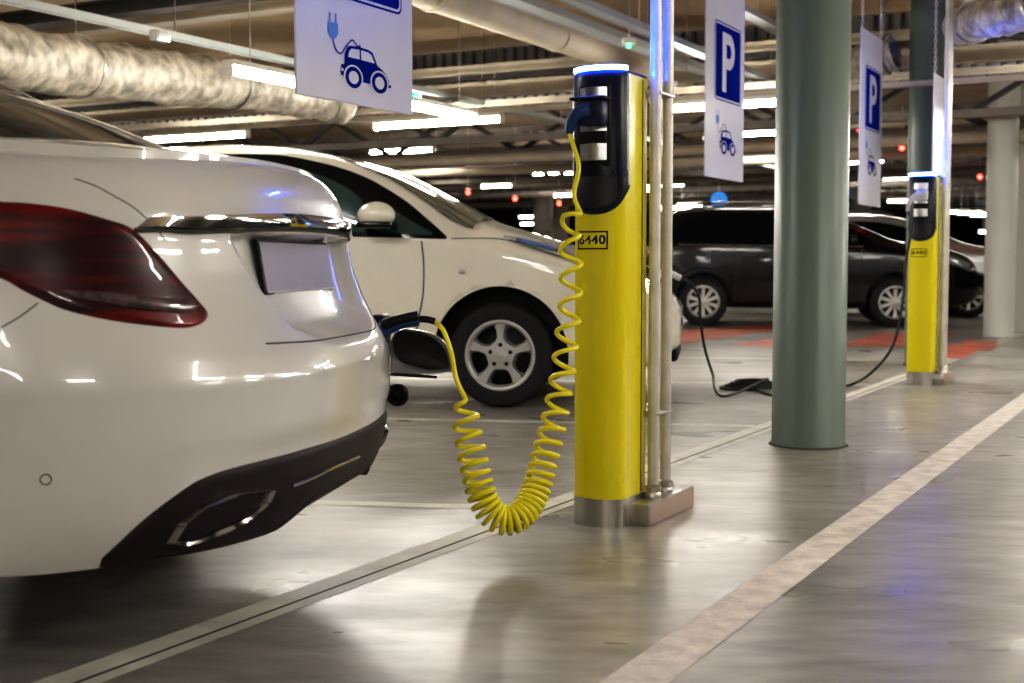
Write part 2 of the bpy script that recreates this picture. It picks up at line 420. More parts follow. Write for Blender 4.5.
#@@CUT
# ================================================================== WHITE SEDAN (its rear fills the left of the view)
SF = np.array([-.98849, .15126, 0]); SL = np.array([.15126, .98849, 0])   # forward, towards the far side
SO = np.array([-.375, 3.18, 0])
SEDROT = math.atan2(SF[1], SF[0])
sedan = thing('sedan_car', SO, SEDROT, 'white sedan seen from behind with red tail lamp and blank number plate', 'car')
sS0 = crv((.18, .16), (.24, .10), (.30, .050), (.38, .012), (.46, -.003), (.54, -.008), (.62, -.006), (.67, .01), (.71, .032), (.75, .055), (.80, .078), (.86, .098), (.93, .108), (.96, .108), (1.0, .118), (1.04, .128), (1.08, .138), (1.2, .16))
sW = crv((.18, .84), (.24, .865), (.32, .885), (.45, .90), (.6, .907), (.75, .902), (.85, .893), (.95, .875), (1.02, .852), (1.2, .80))
sF0 = crv((.18, .14), (.3, .05), (.45, .0), (.6, .01), (.75, .08), (.9, .25), (1.1, .5))
sZc = crv((.05, 1.098), (.15, 1.108), (.3, 1.126), (.55, 1.155), (.85, 1.168), (1.1, 1.10), (1.6, 1.02), (3.1, 1.02), (3.3, 1.05), (3.6, 1.03), (4.2, .96), (4.5, .88), (4.69, .80))
SLEN = 4.69
def sZ(s, t): return sZc(s)-.07*(np.abs(t)/.9)**2.2
def s_outline(u, z):
    """plan outline at height z; u in [-1,1], |u|=0 rear centre, 1 front centre; + = far side"""
    au = np.abs(u); W = sW(z)
    q1 = np.clip(au/.34, 0, 1); q2 = np.clip((au-.34)/.32, 0, 1); q3 = np.clip((au-.66)/.34, 0, 1)
    A, n = .72, 2.7; ph = q1*PI/2
    s1 = sS0(z)+A*(1-np.cos(ph).clip(0)**(2/n)); t1 = W*np.sin(ph)**(2/n)
    Af, nf = .95, 2.5; pf = (1-q3)*PI/2
    s3 = SLEN-sF0(z)-Af*(1-np.cos(pf).clip(0)**(2/nf)); t3 = W*np.sin(pf)**(2/nf)
    se = sS0(z)+A; sf = SLEN-sF0(z)-Af
    s2 = se+(sf-se)*q2
    s = np.where(au <= .34, s1, np.where(au <= .66, s2, s3)); t = np.where(au <= .34, t1, np.where(au <= .66, W, t3))
    return s, t*np.sign(np.where(u == 0, 1, u))
def s_surf(u, v):
    """v 0..1 side skin, 1..2 deck to the centre line. returns (s, t, z)"""
    u = np.asarray(u, float); v = np.asarray(v, float); vs = np.clip(v, 0, 1); k = np.clip(v-1, 0, 1)
    s0, t0 = s_outline(u, np.full_like(u, .9)); ztop = sZ(s0, t0)
    zb = .292-.012*smoothstep(s0, .1, .5)+.05*(1-smoothstep(np.abs(t0), .22, .40))*(np.abs(u) < .5)
    z = zb+(ztop-zb)*vs
    s, t = s_outline(u, z)
    # shoulder / lip rounding
    d = np.clip((z-(ztop-.085))/.085, 0, 1); au = np.abs(u)
    rear = 1-smoothstep(au, .10, .24)
    ins = (1-np.sqrt(np.clip(1-d*d, 0, 1)))
    cx = ins*(.045*rear+.0*(1-rear)); cy = ins*(.03*rear+.085*(1-rear))
    s = s+cx*np.where(au < .5, 1, -1)
    t = t*(1-np.clip(cy/np.maximum(np.abs(t), .05), 0, .9)*smoothstep(np.abs(t), 0, .3))
    # number plate recess in the boot lid
    at_ = np.abs(t)
    wlow = .445-.13*np.clip((.93-z)/.22, 0, 1)
    m = (1-smoothstep(at_, wlow-.03, wlow+.01))*smoothstep(z, .675+.9*np.clip(at_-.1, 0, 1)**2, .735+.7*np.clip(at_-.1, 0, 1)**2)*(1-smoothstep(z, .925, .94))*(au < .3)
    s = s+.055*m
    # soft crease across the bumper
    s = s+.010*(1-smoothstep(z, .47, .53))*(au < .5)*rear
    # deck
    t = t*(1-k); zz = np.where(v > 1, sZ(s, t)-(.0)*k, z)
    # blend the rounded edge height with the deck
    return np.stack([s, t, zz], -1)
def s_zrange(u):
    u = np.asarray(u, float); s0, t0 = s_outline(u, np.full_like(u, .9))
    return .292-.012*smoothstep(s0, .1, .5)+.05*(1-smoothstep(np.abs(t0), .22, .40))*(np.abs(u) < .5), sZ(s0, t0)
def s_resample(uv, n):
    """even samples along a smooth curve, interpolated in height rather than in the skin parameter"""
    uv = np.array([np.array(p, float) for p in uv])
    if uv[:, 1].max() > .995: return resample(spline(list(uv), 200), n)
    a, b_ = s_zrange(uv[:, 0]); z = a+(b_-a)*uv[:, 1]
    C_ = resample(spline([np.array([u, zz]) for u, zz in zip(uv[:, 0], z)], 200), n)
    a, b_ = s_zrange(C_[:, 0]); return np.stack([C_[:, 0], (C_[:, 1]-a)/(b_-a)], -1)
def s_z2v(u, z): a, b_ = s_zrange(u); return np.array([u, float((z-a)/(b_-a))])
def s_world(P): return SO+P[..., 0:1]*SF+P[..., 1:2]*SL+P[..., 2:3]*np.array([0, 0, 1.])
def s_local(P): return np.stack([P[..., 0], -P[..., 1], P[..., 2]], -1)      # car object frame: x forward, y to the left
def s_normal(u, v, e=.0015):
    P = s_surf(u, v); a = s_surf(u+e, v)-s_surf(u-e, v); v1 = np.where(v > .995, v-.002, v); b = s_surf(u, v1+e)-s_surf(u, v1-e)
    n = np.cross(a, b); n /= np.maximum(np.linalg.norm(n, axis=-1, keepdims=True), 1e-9)
    ctr = np.stack([np.clip(P[..., 0], 1, 3.7), 0*P[..., 0], 0*P[..., 0]+.6], -1)
    sg = np.sign(((P-ctr)*n).sum(-1, keepdims=True)); return n*np.where(sg == 0, 1, sg)
def s_pt(u, v, off=0.):
    return s_surf(u, v)+s_normal(u, v)*np.asarray(off)[..., None] if np.ndim(off) else s_surf(u, v)+s_normal(u, v)*off
# lookup from a sight line to the skin of the car
_ug, _vg = np.meshgrid(np.linspace(-.5, .34, 900), np.linspace(0, 2, 700), indexing='ij')
_Pg = s_world(s_surf(_ug, _vg)); _pg = proj(_Pg)
_Ng = s_normal(_ug, _vg); _Nw = _Ng[..., 0:1]*SF+_Ng[..., 1:2]*SL+_Ng[..., 2:3]*np.array([0, 0, 1.])
_vis = ((CAMP-_Pg)*_Nw).sum(-1) > 0
def s_uv(x, y):
    d = (_pg[..., 0]-x)**2+(_pg[..., 1]-y)**2+(~_vis)*1e5
    i = np.unravel_index(d.argmin(), d.shape); return np.array([_ug[i], _vg[i]])
def s_uvs(pts): return [s_uv(*p) for p in pts]
# main skin
us = np.concatenate([np.linspace(-1, -.66, 50, endpoint=False), np.linspace(-.66, -.34, 20, endpoint=False), -.34*np.linspace(1, 0, 150, endpoint=False)])
us = np.concatenate([us, [0.], -us[::-1]]); us = us[:-1]
vsd = np.concatenate([np.linspace(0, .9, 110, endpoint=False), np.linspace(.9, 1, 26, endpoint=False), 1+np.linspace(0, 1, 34)**1.3])
U_, V_ = np.meshgrid(us, vsd, indexing='ij')
Pm = s_local(s_surf(U_, V_))
b = MB().grid(Pm, closeu=True)
b.build('body_shell', white_pearl, sedan, weld=True, angle=55)
# wheel wells and floor pan
fp = []
for u in us[::4]:
    p = s_local(s_surf(np.array(u), np.array(0.)))
    fp.append([p, p*np.array([1, .8, 1])+np.array([0, 0, .0]), p*np.array([1, 0, 1])])
MB().grid(fp, closeu=True).build('floor_pan', blackp, sedan)
def s_patch(name, up, lo, m, off=.005, bulge=0., nU=60, nV=16, parent=None, label=None, mirror=True, edge=True, close=None):
    A = s_resample(up, nU); B = s_resample(lo, nU)
    w = np.linspace(0, 1, nV)[None, :, None]; UV = A[:, None]*(1-w)+B[:, None]*w
    wi = np.linspace(0, 1, nV)[None, :]; ui = np.linspace(0, 1, nU)[:, None]
    prof = (np.minimum(1, 14*wi)*np.minimum(1, 14*(1-wi))*np.minimum(1, 20*ui)*np.minimum(1, 20*(1-ui)))**.5 if edge else np.ones((nU, nV))
    o = off*prof-(.002 if edge else 0)*(1-prof)+bulge*np.sin(PI*wi)*np.sin(PI*ui)
    P = s_surf(UV[..., 0], UV[..., 1])+s_normal(UV[..., 0], UV[..., 1])*o[..., None]
    r = []
    for sg in ((1, -1) if mirror else (1,)):
        Q = P.copy(); Q[..., 1] *= sg; r.append(MB().grid(s_local(Q), flip=(sg < 0)).build(name, m, parent or sedan, angle=60, label=label))
    return r
def s_line(name, uv, r=.0022, m=crackm, mirror=True, n=70, off=-.0006):
    A = s_resample(uv, n); P = s_surf(A[:, 0], A[:, 1])+s_normal(A[:, 0], A[:, 1])*off
    for sg in ((1, -1) if mirror else (1,)):
        Q = P.copy(); Q[..., 1] *= sg; MB().tube(s_local(Q), r, 6).build(name, m, sedan)
# ---- tail lamps
up = s_uvs([(2, 201), (26, 201.6), (66, 207), (105, 217), (132, 227.4), (153, 246), (179, 277.5), (203, 308), (208, 317)])
lo = s_uvs([(2, 280), (20, 290), (39.5, 300), (66, 311), (105, 321), (145, 325.7), (182, 328), (200, 324), (208, 317)])
du = np.array([-.03, 0])
tipf = (up[0]+lo[0])/2+np.array([-.05, .03])
up = [tipf, up[0]+np.array([-.022, .006])]+up; lo = [tipf, lo[0]+np.array([-.022, .028])]+lo
tl = s_patch('tail_lamp', up, lo, tail_red, .006, .004, 90, 24, label='dark red tail lamp')
cu_ = s_uvs([(63, 292), (105, 294), (145, 298), (184, 302.5), (195, 308)]); cl_ = s_uvs([(63, 293), (76, 299), (105, 305), (137, 310), (184, 314), (195, 309)])
for sg, par in ((1, tl[0]), (-1, tl[1])):
    A = resample(spline(cu_, 100), 40); B = resample(spline(cl_, 100), 40); w = np.linspace(0, 1, 8)[None, :, None]; UV = A[:, None]*(1-w)+B[:, None]*w
    P = s_surf(UV[..., 0], UV[..., 1])+s_normal(UV[..., 0], UV[..., 1])*(.0125+.003*np.sin(PI*np.linspace(0, 1, 8))[None, :, None]); P[..., 1] *= sg
    MB().grid(s_local(P), flip=(sg < 0)).build('reversing_light', tail_clear, par, label='clear strip in tail lamp')
# ---- black lower bumper
u1 = s_uvs([(100, 559), (140, 521), (180, 490), (205, 476), (240, 464), (300, 449), (345, 436), (380, 426)])
u1 = [p for p in u1]; u1.append(np.array([0., u1[-1][1]])) if u1[-1][0] < 0 else None
uL = u1[0][0]
_c = s_uv(338, 438); _ca, _cb = s_zrange(_c[0]); cen_v = float(s_z2v(0., float(_ca+(_cb-_ca)*_c[1]))[1])
half = [p for p in u1 if p[0] < -.02]
upc = half+[np.array([0., cen_v])]+[np.array([-p[0], p[1]]) for p in half[::-1]]
loc_ = [np.array([x, 0.]) for x in np.linspace(uL, -uL, 60)]
dif = s_patch('rear_diffuser', upc, loc_, brownblack, .007, 0, 120, 14, mirror=False, label='dark lower bumper panel')[0]
# lower lip of the diffuser hanging below the bumper
lip = []
for u in np.linspace(uL*.80, -uL*.80, 70):
    k = abs(u/(uL*.8)); p = s_surf(np.array(u), np.array(0.)); e = 1-k**5
    q = np.array([p[0]*1., p[1], p[2]])
    lip.append(s_local(np.array([[p[0]-.002, p[1], p[2]+.03], [p[0]-.012*e, p[1], p[2]+.012*e], [p[0]-.006*e, p[1], p[2]-.008*e], [p[0]+.05, p[1]*.98, p[2]-.004*e], [p[0]+.16, p[1]*.95, p[2]]])))
MB().grid(lip).build('diffuser_lip', brownblack, sedan)
# ---- exhaust trims: flattened hexagonal chrome surrounds
def exhaust(uv, sgn):
    A = resample(np.array(list(uv)+[uv[0]]), 60); u, v = A[:, 0], A[:, 1]
    P = s_surf(u, v); N = s_normal(u, v)
    P = P+N*.012
    c = P[:-1].mean(0)
    if sgn > 0: P[:, 1] *= -1; c = c*np.array([1, -1, 1])
    ring = []
    for i in range(59):
        p = P[i]; q = p+(c-p)*min(.35, .0115/max(np.linalg.norm(c-p), 1e-4))
        ring.append([p+np.array([.03, 0, 0]), p+np.array([-.004, 0, 0]), p*.96+q*.04+np.array([-.010, 0, 0]), q+np.array([-.006, 0, 0]), q+np.array([.05, 0, 0]), c+(q-c)*.8+np.array([.09, 0, 0])])
    r = MB().grid(s_local(np.array(ring)), closeu=True).build('exhaust_trim', dark_chrome, sedan, angle=50, weld=True, label='chrome exhaust surround')
    MB().poly([tuple(s_local(c+(P[i]-c)*.88+np.array([.022, 0, 0]))) for i in range(59)]).build('exhaust_opening', gloss_black, r)
exl = s_uvs([(167, 540), (178, 522), (197, 504), (222, 493), (250, 488.5), (268, 488), (262, 501), (246, 514), (222, 528), (197, 538), (178, 543)])
exhaust(exl, -1); exhaust(exl, 1)
# thin chrome strip between the exhausts
cs = [np.array([x, .0+.105]) for x in np.linspace(-.085, .085, 30)]
s_line('diffuser_trim', s_uvs([(288, 484), (308, 476), (330, 466), (354, 455)]), .004, dark_chrome, mirror=False, off=.012)
# ---- boot chrome strip
ct = s_uvs([(150, 217), (200, 216.5), (250, 217)]); cb = s_uvs([(134, 228), (165, 227.5), (200, 230), (250, 233)])
vt, vb = float(ct[-1][1]), float(cb[-1][1])
topc = ct[:2]+[np.array([0., vt])]; botc = cb[:3]+[np.array([0., vb])]
topf = topc[:-1]+[np.array([0., vt])]+[np.array([-p[0], p[1]]) for p in topc[:-1][::-1]]
botf = botc[:-1]+[np.array([0., vb])]+[np.array([-p[0], p[1]]) for p in botc[:-1][::-1]]
s_patch('boot_trim_strip', topf, botf, chrome, .014, .0, 110, 14, mirror=False, label='chrome strip across the boot lid')
s_line('trim_shadow_gap', [p-np.array([0, .006]) for p in botf], .004, crackm, mirror=False, n=100, off=.004)
# ---- shut lines
s_line('boot_shut_line', s_uvs([(74, 178.5), (95, 186), (113, 195), (130, 205), (145, 216), (156, 228), (165, 240)]), .0016)
s_line('boot_lower_seam', s_uvs([(133, 228), (150, 229), (165, 229)]), .0012)
s_line('bumper_seam', s_uvs([(1, 327), (20, 316), (39, 302)]), .0016)
_q = s_uv(266, 343); _za, _zb2 = s_zrange(_q[0]); _z = float(_za+(_zb2-_za)*_q[1])
s_line('boot_lid_seam', [_q, s_z2v(-.02, _z-.008), s_z2v(.03, _z-.008), s_z2v(.060, _z+.002), s_z2v(.076, _z+.030), s_z2v(.084, _z+.08), s_z2v(.086, _z+.20)], .0024, crackm, mirror=False)
# ---- parking sensor
for (x, y) in ((45, 479),):
    uv = s_uv(x, y)
    for sg in (1, -1):
        p = s_pt(np.array(uv[0]), np.array(uv[1]), .0005)*np.array([1, sg, 1]); n = s_normal(np.array(uv[0]), np.array(uv[1]))*np.array([1, sg, 1])
        p = s_local(p); n = s_local(n)
        MB().lathe([(.0, .001), (.0088, .001)], p, n, 20).build('sensor_face', white_pearl, sedan)
        MB().lathe([(.0088, .0012), (.0108, .0012), (.0108, -.002)], p, n, 20).build('parking_sensor', darkgrey, sedan)
# ---- number plate (blank, as in the photo) tilted back at the top
def splane(t, z, s): return s_local(np.array([s, t, z]))
pz0, pz1, pt0, pt1 = .805, .918, -.275, .240
ps0 = .142; ps1 = .160
for nm, mm, gx, d in (('plate_holder', blackp, .006, -.003), ('number_plate', plate_m, 0, -.007)):
    V = []
    for (t, z, k) in ((pt0-gx, pz0-gx, 0), (pt1+gx, pz0-gx, 0), (pt1+gx, pz1+gx, 1), (pt0-gx, pz1+gx, 1)):
        s_ = ps0+(ps1-ps0)*k+d; V.append(tuple(splane(t, z, s_)))
    th = np.array([.009, 0, .002])
    MB().poly(V, th).build(nm, mm, sedan, smooth=False)
MB().tube([splane(pt0, pz0, ps0-.008), splane(pt1, pz0, ps0-.008)], .0025, 6).build('plate_edge', signw, sedan)
# ---- cabin: glasshouse
gzb = lambda s, t: sZ(s, t)-.02
def g_ring(k, N=120):
    rows = []
    for i in range(N):
        a = 2*PI*i/N; ca, sa = math.cos(a), math.sin(a); n = 7.
        e = (abs(ca)**n+abs(sa)**n)**(-1/n); cx, cy = ca*e, sa*e
        s0, s1 = .50, 3.42; q0, q1 = 1.20, 2.75
        sm, sh = (s0+s1)/2, (s1-s0)/2; qm, qh = (q0+q1)/2, (q1-q0)/2
        bulge = k**.97
        s_ = (sm+sh*cx)*(1-bulge)+(qm+qh*cx)*bulge; W = (.825*(1-k)+.60*k)+.03*math.sin(PI*k)
        t_ = W*cy
        zb = float(gzb(np.array(s_), np.array(t_))); zt = 1.405
        rows.append((s_, t_, min(zb, 1.16)*(1-k)+zt*k))
    return rows
ks = np.linspace(0, 1, 16)
G = np.array([g_ring(k) for k in ks])
caps = []
for q in np.linspace(0, 1, 10)[1:]:
    c = G[-1].mean(0); row = c+(G[-1]-c)*(1-q); row[:, 2] = 1.405+.045*(1-(1-q)**2); caps.append(row)
Gs = np.concatenate([G, np.array(caps)])
MB().grid(s_local(Gs), closev=True).build('cabin', white_pearl, sedan, weld=True)
def g_patch(name, a0, a1, k0, k1, m, off=.004, nA=24, par=None):
    rows = []
    for k in np.linspace(k0, k1, 8):
        R = np.array(g_ring(k, 360)); ids = np.linspace(a0, a1, nA)
        row = np.stack([np.interp(ids % 360, np.arange(361), np.r_[R[:, c], R[0, c]]) for c in range(3)], -1)
        c = np.array([2.2, 0, 1.0]); d = row-c; d[:, 2] *= .8; d /= np.linalg.norm(d, axis=1, keepdims=True); rows.append(row+d*off)
    return MB().grid(s_local(np.array(rows))).build(name, m, par or sedan)
g_patch('rear_window', 180-43, 180+43, .02, .96, glass, .006)
g_patch('windscreen', -34, 34, .04, .94, glass, .006)
for s0_ in (1, -1):
    g_patch('side_window', s0_*60, s0_*126, .08, .86, glass, .006)
# ---- wheels under the body (rear pair and front pair)
for sx, sy in ((1.10, 1), (1.10, -1), (3.93, 1), (3.93, -1)):
    MB().lathe([(0, .0005), (.365, .0005), (.365, -.10)], (sx, sy*.908, .345), (0, sy, 0), 48).build('wheel_arch', blackp, sedan)
    wheel(sedan, (sx, sy*.925, .335), (0, sy, 0), .335, .22, .225, 10)
# ---- charging flap open on the far rear corner and its loose cap
FY = 3.93
fl_out = [(391, 342), (391, 360), (393, 372), (420, 374.5), (449, 372), (452, 366), (449, 352), (441, 339), (425, 332), (405, 329), (395, 333)]
def flapmesh(scale, dy, zz):
    pass
Pf = np.array([at(x, y, FY) for x, y in resample(spline(fl_out+[fl_out[0]], 120), 60)[:-1]])
c = Pf.mean(0)
rows = [c+(Pf-c)*k+np.array([0, d, 0]) for k, d in ((1.0, .0), (1.02, .012), (.98, .022), (.6, .035), (0, .038))]
flap = MB().grid(np.array(rows), closev=True).build('charging_flap', white_pearl, sedan, world=True, label='open charging flap with black lining')
li = [(393, 343), (394, 352), (400, 361), (412, 366), (430, 370), (447, 368), (448.5, 364), (446, 353), (438, 341.5), (425, 334.5), (405, 331.5), (396, 334)]
Pl = np.array([at(x, y, FY-.004) for x, y in resample(spline(li+[li[0]], 120), 60)[:-1]]); c = Pl.mean(0)
rows = [c+(Pl-c)*k+np.array([0, d, 0]) for k, d in ((1.0, .006), (.99, -.003), (.9, .0), (.5, .006), (0, .008))]
MB().grid(np.array(rows), closev=True, flip=True).build('flap_lining', blackp, flap, world=True)
MB().bar(at(391, 374, FY+.01), at(437, 377, FY+.01), .02, .008).build('flap_hinge', blackp, flap, world=True)
cap_c = at(398.5, 394, 3.93)
capo = MB().sphere(cap_c, .031, 16, (1, .8, 1)).build('socket_cap', blackp, sedan, world=True, label='round black socket cap on a cord')
MB().lathe([(.024, .0), (.034, .004), (.034, .014), (.028, .018)], cap_c+np.array([0, -.018, 0]), (0, -1, 0), 24).build('cap_rim', blackp, capo, world=True)
MB().tube(spline([at(390, 352, 3.93), at(388.5, 365, 3.93), at(388, 378, 3.93), at(391, 388, 3.93)], 14), .0022, 6).build('cap_cord', blackp, capo, world=True)
soc = at(384, 336, 3.95)
MB().box(soc+np.array([-.015, .02, 0]), (.05, .10, .13), SEDROT, .012).build('charging_socket', blackp, sedan, world=True)
# ================================================================== WHITE HATCHBACK seen from the side
def lamp_patch(car, root, name, up, lo, side, m, off=.006, nU=30, nV=8, label=None):
    return car.side_patch(up, lo, side, off, nU, nV).build(name, m, root, label=label)
LO = at(499, 408, 7.803); LO = np.array([-.072, 7.803, 0]) - 3.5*BV + .87*np.array([.153, .9882, 0])
LROT = math.atan2(BV[1], BV[0])
hatch = thing('hatchback_car', LO, LROT, 'warm white hatchback parked side-on behind the white sedan', 'car')
leaf = Car(4.56,
    zt=((0, .82), (.03, .98), (.1, 1.12), (.25, 1.38), (.45, 1.54), (.8, 1.62), (1.27, 1.655), (1.6, 1.668), (1.98, 1.645), (2.33, 1.575), (2.68, 1.475), (3.02, 1.315), (3.36, 1.14), (3.63, 1.06), (3.86, .985), (4.15, .885), (4.4, .76), (4.52, .66), (4.56, .60)),
    ze=((0, .79), (.03, .94), (.1, 1.06), (.25, 1.30), (.5, 1.45), (.8, 1.52), (1.24, 1.565), (1.6, 1.575), (2.0, 1.575), (2.2, 1.56), (2.42, 1.525), (2.67, 1.425), (2.86, 1.32), (3.02, 1.205), (3.18, 1.09), (3.36, 1.035), (3.63, .985), (3.86, .925), (4.15, .83), (4.4, .71), (4.52, .63), (4.56, .58)),
    zbelt=((0, .74), (.1, .9), (.5, 1.02), (1.2, 1.03), (2.5, 1.0), (3.0, .985), (3.3, .965), (3.6, .92), (3.86, .85), (4.15, .76), (4.4, .66), (4.52, .58), (4.56, .54)),
    w=((0, .60), (.04, .70), (.15, .79), (.4, .85), (.9, .88), (3.3, .885), (3.8, .87), (4.1, .81), (4.3, .72), (4.48, .56), (4.56, .44)),
    we=((0, .50), (.1, .60), (.5, .66), (1.2, .69), (2.0, .70), (2.7, .715), (3.1, .75), (3.36, .775), (3.6, .775), (3.9, .72), (4.2, .60), (4.48, .42), (4.56, .32)),
    zb=((0, .42), (.1, .32), (.5, .23), (1.2, .20), (3.6, .19), (4.2, .21), (4.45, .27), (4.56, .36)))
lw = [(.80, 1), (.80, -1), (3.50, 1), (3.50, -1)]
body = leaf.shell(); bo = body.build('body_shell', white_warm, hatch, weld=True, angle=50)
boolean_cut(bo, [((x, sy*1.1, .325), (x, sy*.60, .325), .412) for x, sy in lw], blackp)
for x, sy in lw:
    wheel(hatch, (x, sy*.872, .318), (0, sy, 0), .318, .205, .211, 'five')
    MB().tube([leaf.side(x+.414*math.cos(a), .325+.414*math.sin(a), sy, -.004) for a in np.linspace(.12, PI-.12, 40)], .007, 6).build('arch_lip', white_warm, hatch)
for sy in (1, -1):
    up = [(.50, 1.27), (.9, 1.465), (1.4, 1.545), (1.9, 1.55), (2.2, 1.525), (2.58, 1.425), (2.87, 1.27), (3.05, 1.13), (3.17, 1.03)]
    lo = [(.50, 1.14), (.9, 1.075), (1.4, 1.055), (2.0, 1.045), (2.5, 1.035), (2.9, 1.025), (3.17, 1.015)]
    leaf.side_patch(up, lo, sy, .004, 60, 8).build('window_surround', gloss_black, hatch)
    g1 = leaf.side_patch([(1.72, 1.49), (2.0, 1.485), (2.3, 1.43), (2.5, 1.35), (2.62, 1.27), (2.66, 1.20)], [(1.70, 1.075), (2.0, 1.07), (2.3, 1.065), (2.68, 1.06)], sy, .007, 30, 6).build('front_side_window', glass_teal, hatch, label='dark teal side window')
    leaf.side_patch([(.82, 1.34), (1.1, 1.42), (1.4, 1.455), (1.62, 1.46)], [(.82, 1.11), (1.1, 1.09), (1.4, 1.085), (1.62, 1.08)], sy, .007, 24, 6).build('rear_side_window', glass, hatch)
    leaf.side_patch([(2.74, 1.24), (2.82, 1.20), (2.95, 1.125), (3.08, 1.055)], [(2.74, 1.055), (2.85, 1.05), (3.0, 1.042), (3.08, 1.038)], sy, .007, 20, 5).build('quarter_light', glass_teal, hatch)
    leaf.line([(3.02, 1.005), (3.035, .85), (3.03, .68), (3.0, .52), (2.98, .36), (2.97, .27)], sy, .005).build('door_seam', crackm, hatch)
    leaf.line([(1.66, 1.03), (1.66, .8), (1.68, .5), (1.70, .27)], sy, .004).build('door_seam', crackm, hatch)
    leaf.line([(.95, 1.04), (.92, .8), (1.05, .6), (1.15, .4), (1.17, .27)], sy, .004).build('door_seam', crackm, hatch)
    leaf.line([(3.20, 1.02), (3.45, 1.02), (3.6, .995)], sy, .004).build('bonnet_seam', crackm, hatch)
    # mirror
    mp = leaf.side(2.76, 1.125, sy, .12)
    mm = MB().sphere(tuple(mp), .125, 20, (.92, .8, .66)); 
    P = np.array(mm.v); P[:, 2] = np.where(P[:, 2] < mp[2]-.04, mp[2]-.04, P[:, 2]); P[:, 0] = np.where(P[:, 0] < mp[0]-.11, mp[0]-.11, P[:, 0]); mm.v = [tuple(p) for p in P*1]
    mo = mm.build('door_mirror', white_warm, hatch, angle=60)
    MB().box(tuple(mp+np.array([0, -sy*.01, -.060])), (.215, .19, .04), 0, .014).build('mirror_base', gloss_black, mo)
    MB().box(tuple(mp+np.array([.01, -sy*.10, -.075])), (.07, .16, .025), 0, .008).build('mirror_arm', gloss_black, mo)
    # side repeater
    p = leaf.side(3.27, .82, sy, .004); MB().sphere(tuple(p), .018, 10, (1.3, .35, .7)).build('side_repeater', headlamp, hatch)
    # door handles
    for hx in (1.85, 1.05): MB().tube([leaf.side(hx+d, .90, sy, o) for d, o in ((-.09, .0), (-.07, .03), (0, .036), (.07, .03), (.09, 0))], .013, 8).build('door_handle', white_warm, hatch)
    # headlamp: long raised lens on the wing
    hl = lamp_patch(leaf, hatch, 'headlamp', [(3.50, 1.028), (3.60, 1.015), (3.75, .985), (3.95, .925), (4.15, .855), (4.36, .765)], [(3.50, 1.018), (3.62, .975), (3.78, .925), (3.98, .86), (4.18, .78), (4.36, .71)], sy, headlamp, .014, 34, 8)
    lamp_patch(leaf, hl, 'headlamp_reflector', [(3.58, 1.008), (3.70, .985), (3.84, .95)], [(3.58, .992), (3.70, .960), (3.84, .93)], sy, headblue, .019, 14, 5)
    lamp_patch(leaf, hatch, 'tail_lamp', [(.10, 1.10), (.17, 1.22), (.27, 1.30)], [(.10, .80), (.18, .85), (.27, 1.15)], sy, tail_red, .010)
leaf.top_patch(2.40, 3.30, 5.35, .006).build('windscreen', glass_olive, hatch, label='sloping windscreen')
leaf.top_patch(.08, .42, 5.35, .006).build('rear_window', glass, hatch)
for x in (.10,):
    MB().box((4.50, 0, .30), (.10, .9, .08), 0, .02).build('air_intake', blackp, hatch)
nosep = leaf.pt(4.36, 7, 1)
MB().box(tuple(nosep+np.array([.03, 0, .015])), (.16, .30, .03), 0, .01, ry=.6).build('charging_port', gloss_black, hatch, label='charging port on the nose')
MB().box(tuple(nosep+np.array([-.10, .0, .12])), (.02, .28, .20), 0, .008, ry=-.35).build('charging_lid', white_warm, hatch)

# ================================================================== BLACK ESTATE further back and other parked cars
def suv_spec(sc=1., low=0.):
    return Car(4.62,
    zt=((0, .95), (.04, 1.12), (.15, 1.32), (.35, 1.55), (.6, 1.67), (1.21, 1.715), (1.9, 1.71), (2.35, 1.65), (2.7, 1.54), (3.05, 1.40), (3.45, 1.22), (3.74, 1.16), (4.2, 1.09), (4.45, 1.0), (4.58, .88), (4.62, .78)),
    ze=((0, .92), (.04, 1.07), (.15, 1.25), (.35, 1.46), (.6, 1.57), (1.21, 1.62), (1.9, 1.615), (2.35, 1.56), (2.7, 1.44), (3.05, 1.28), (3.42, 1.12), (3.74, 1.08), (4.2, 1.0), (4.45, .90), (4.58, .80), (4.62, .74)),
    zbelt=((0, .88), (.15, 1.02), (.6, 1.10), (1.5, 1.08), (2.8, 1.05), (3.4, 1.02), (3.8, .97), (4.2, .90), (4.5, .78), (4.62, .68)),
    w=((0, .64), (.05, .76), (.2, .84), (.5, .885), (.9, .90), (3.6, .90), (3.95, .87), (4.25, .79), (4.5, .62), (4.62, .46)),
    we=((0, .54), (.15, .62), (.6, .67), (1.5, .69), (2.6, .69), (3.2, .72), (3.5, .74), (3.9, .70), (4.3, .56), (4.55, .42), (4.62, .34)),
    zb=((0, .46), (.1, .36), (.5, .27), (1.2, .25), (3.5, .25), (4.2, .27), (4.5, .33), (4.62, .42)))
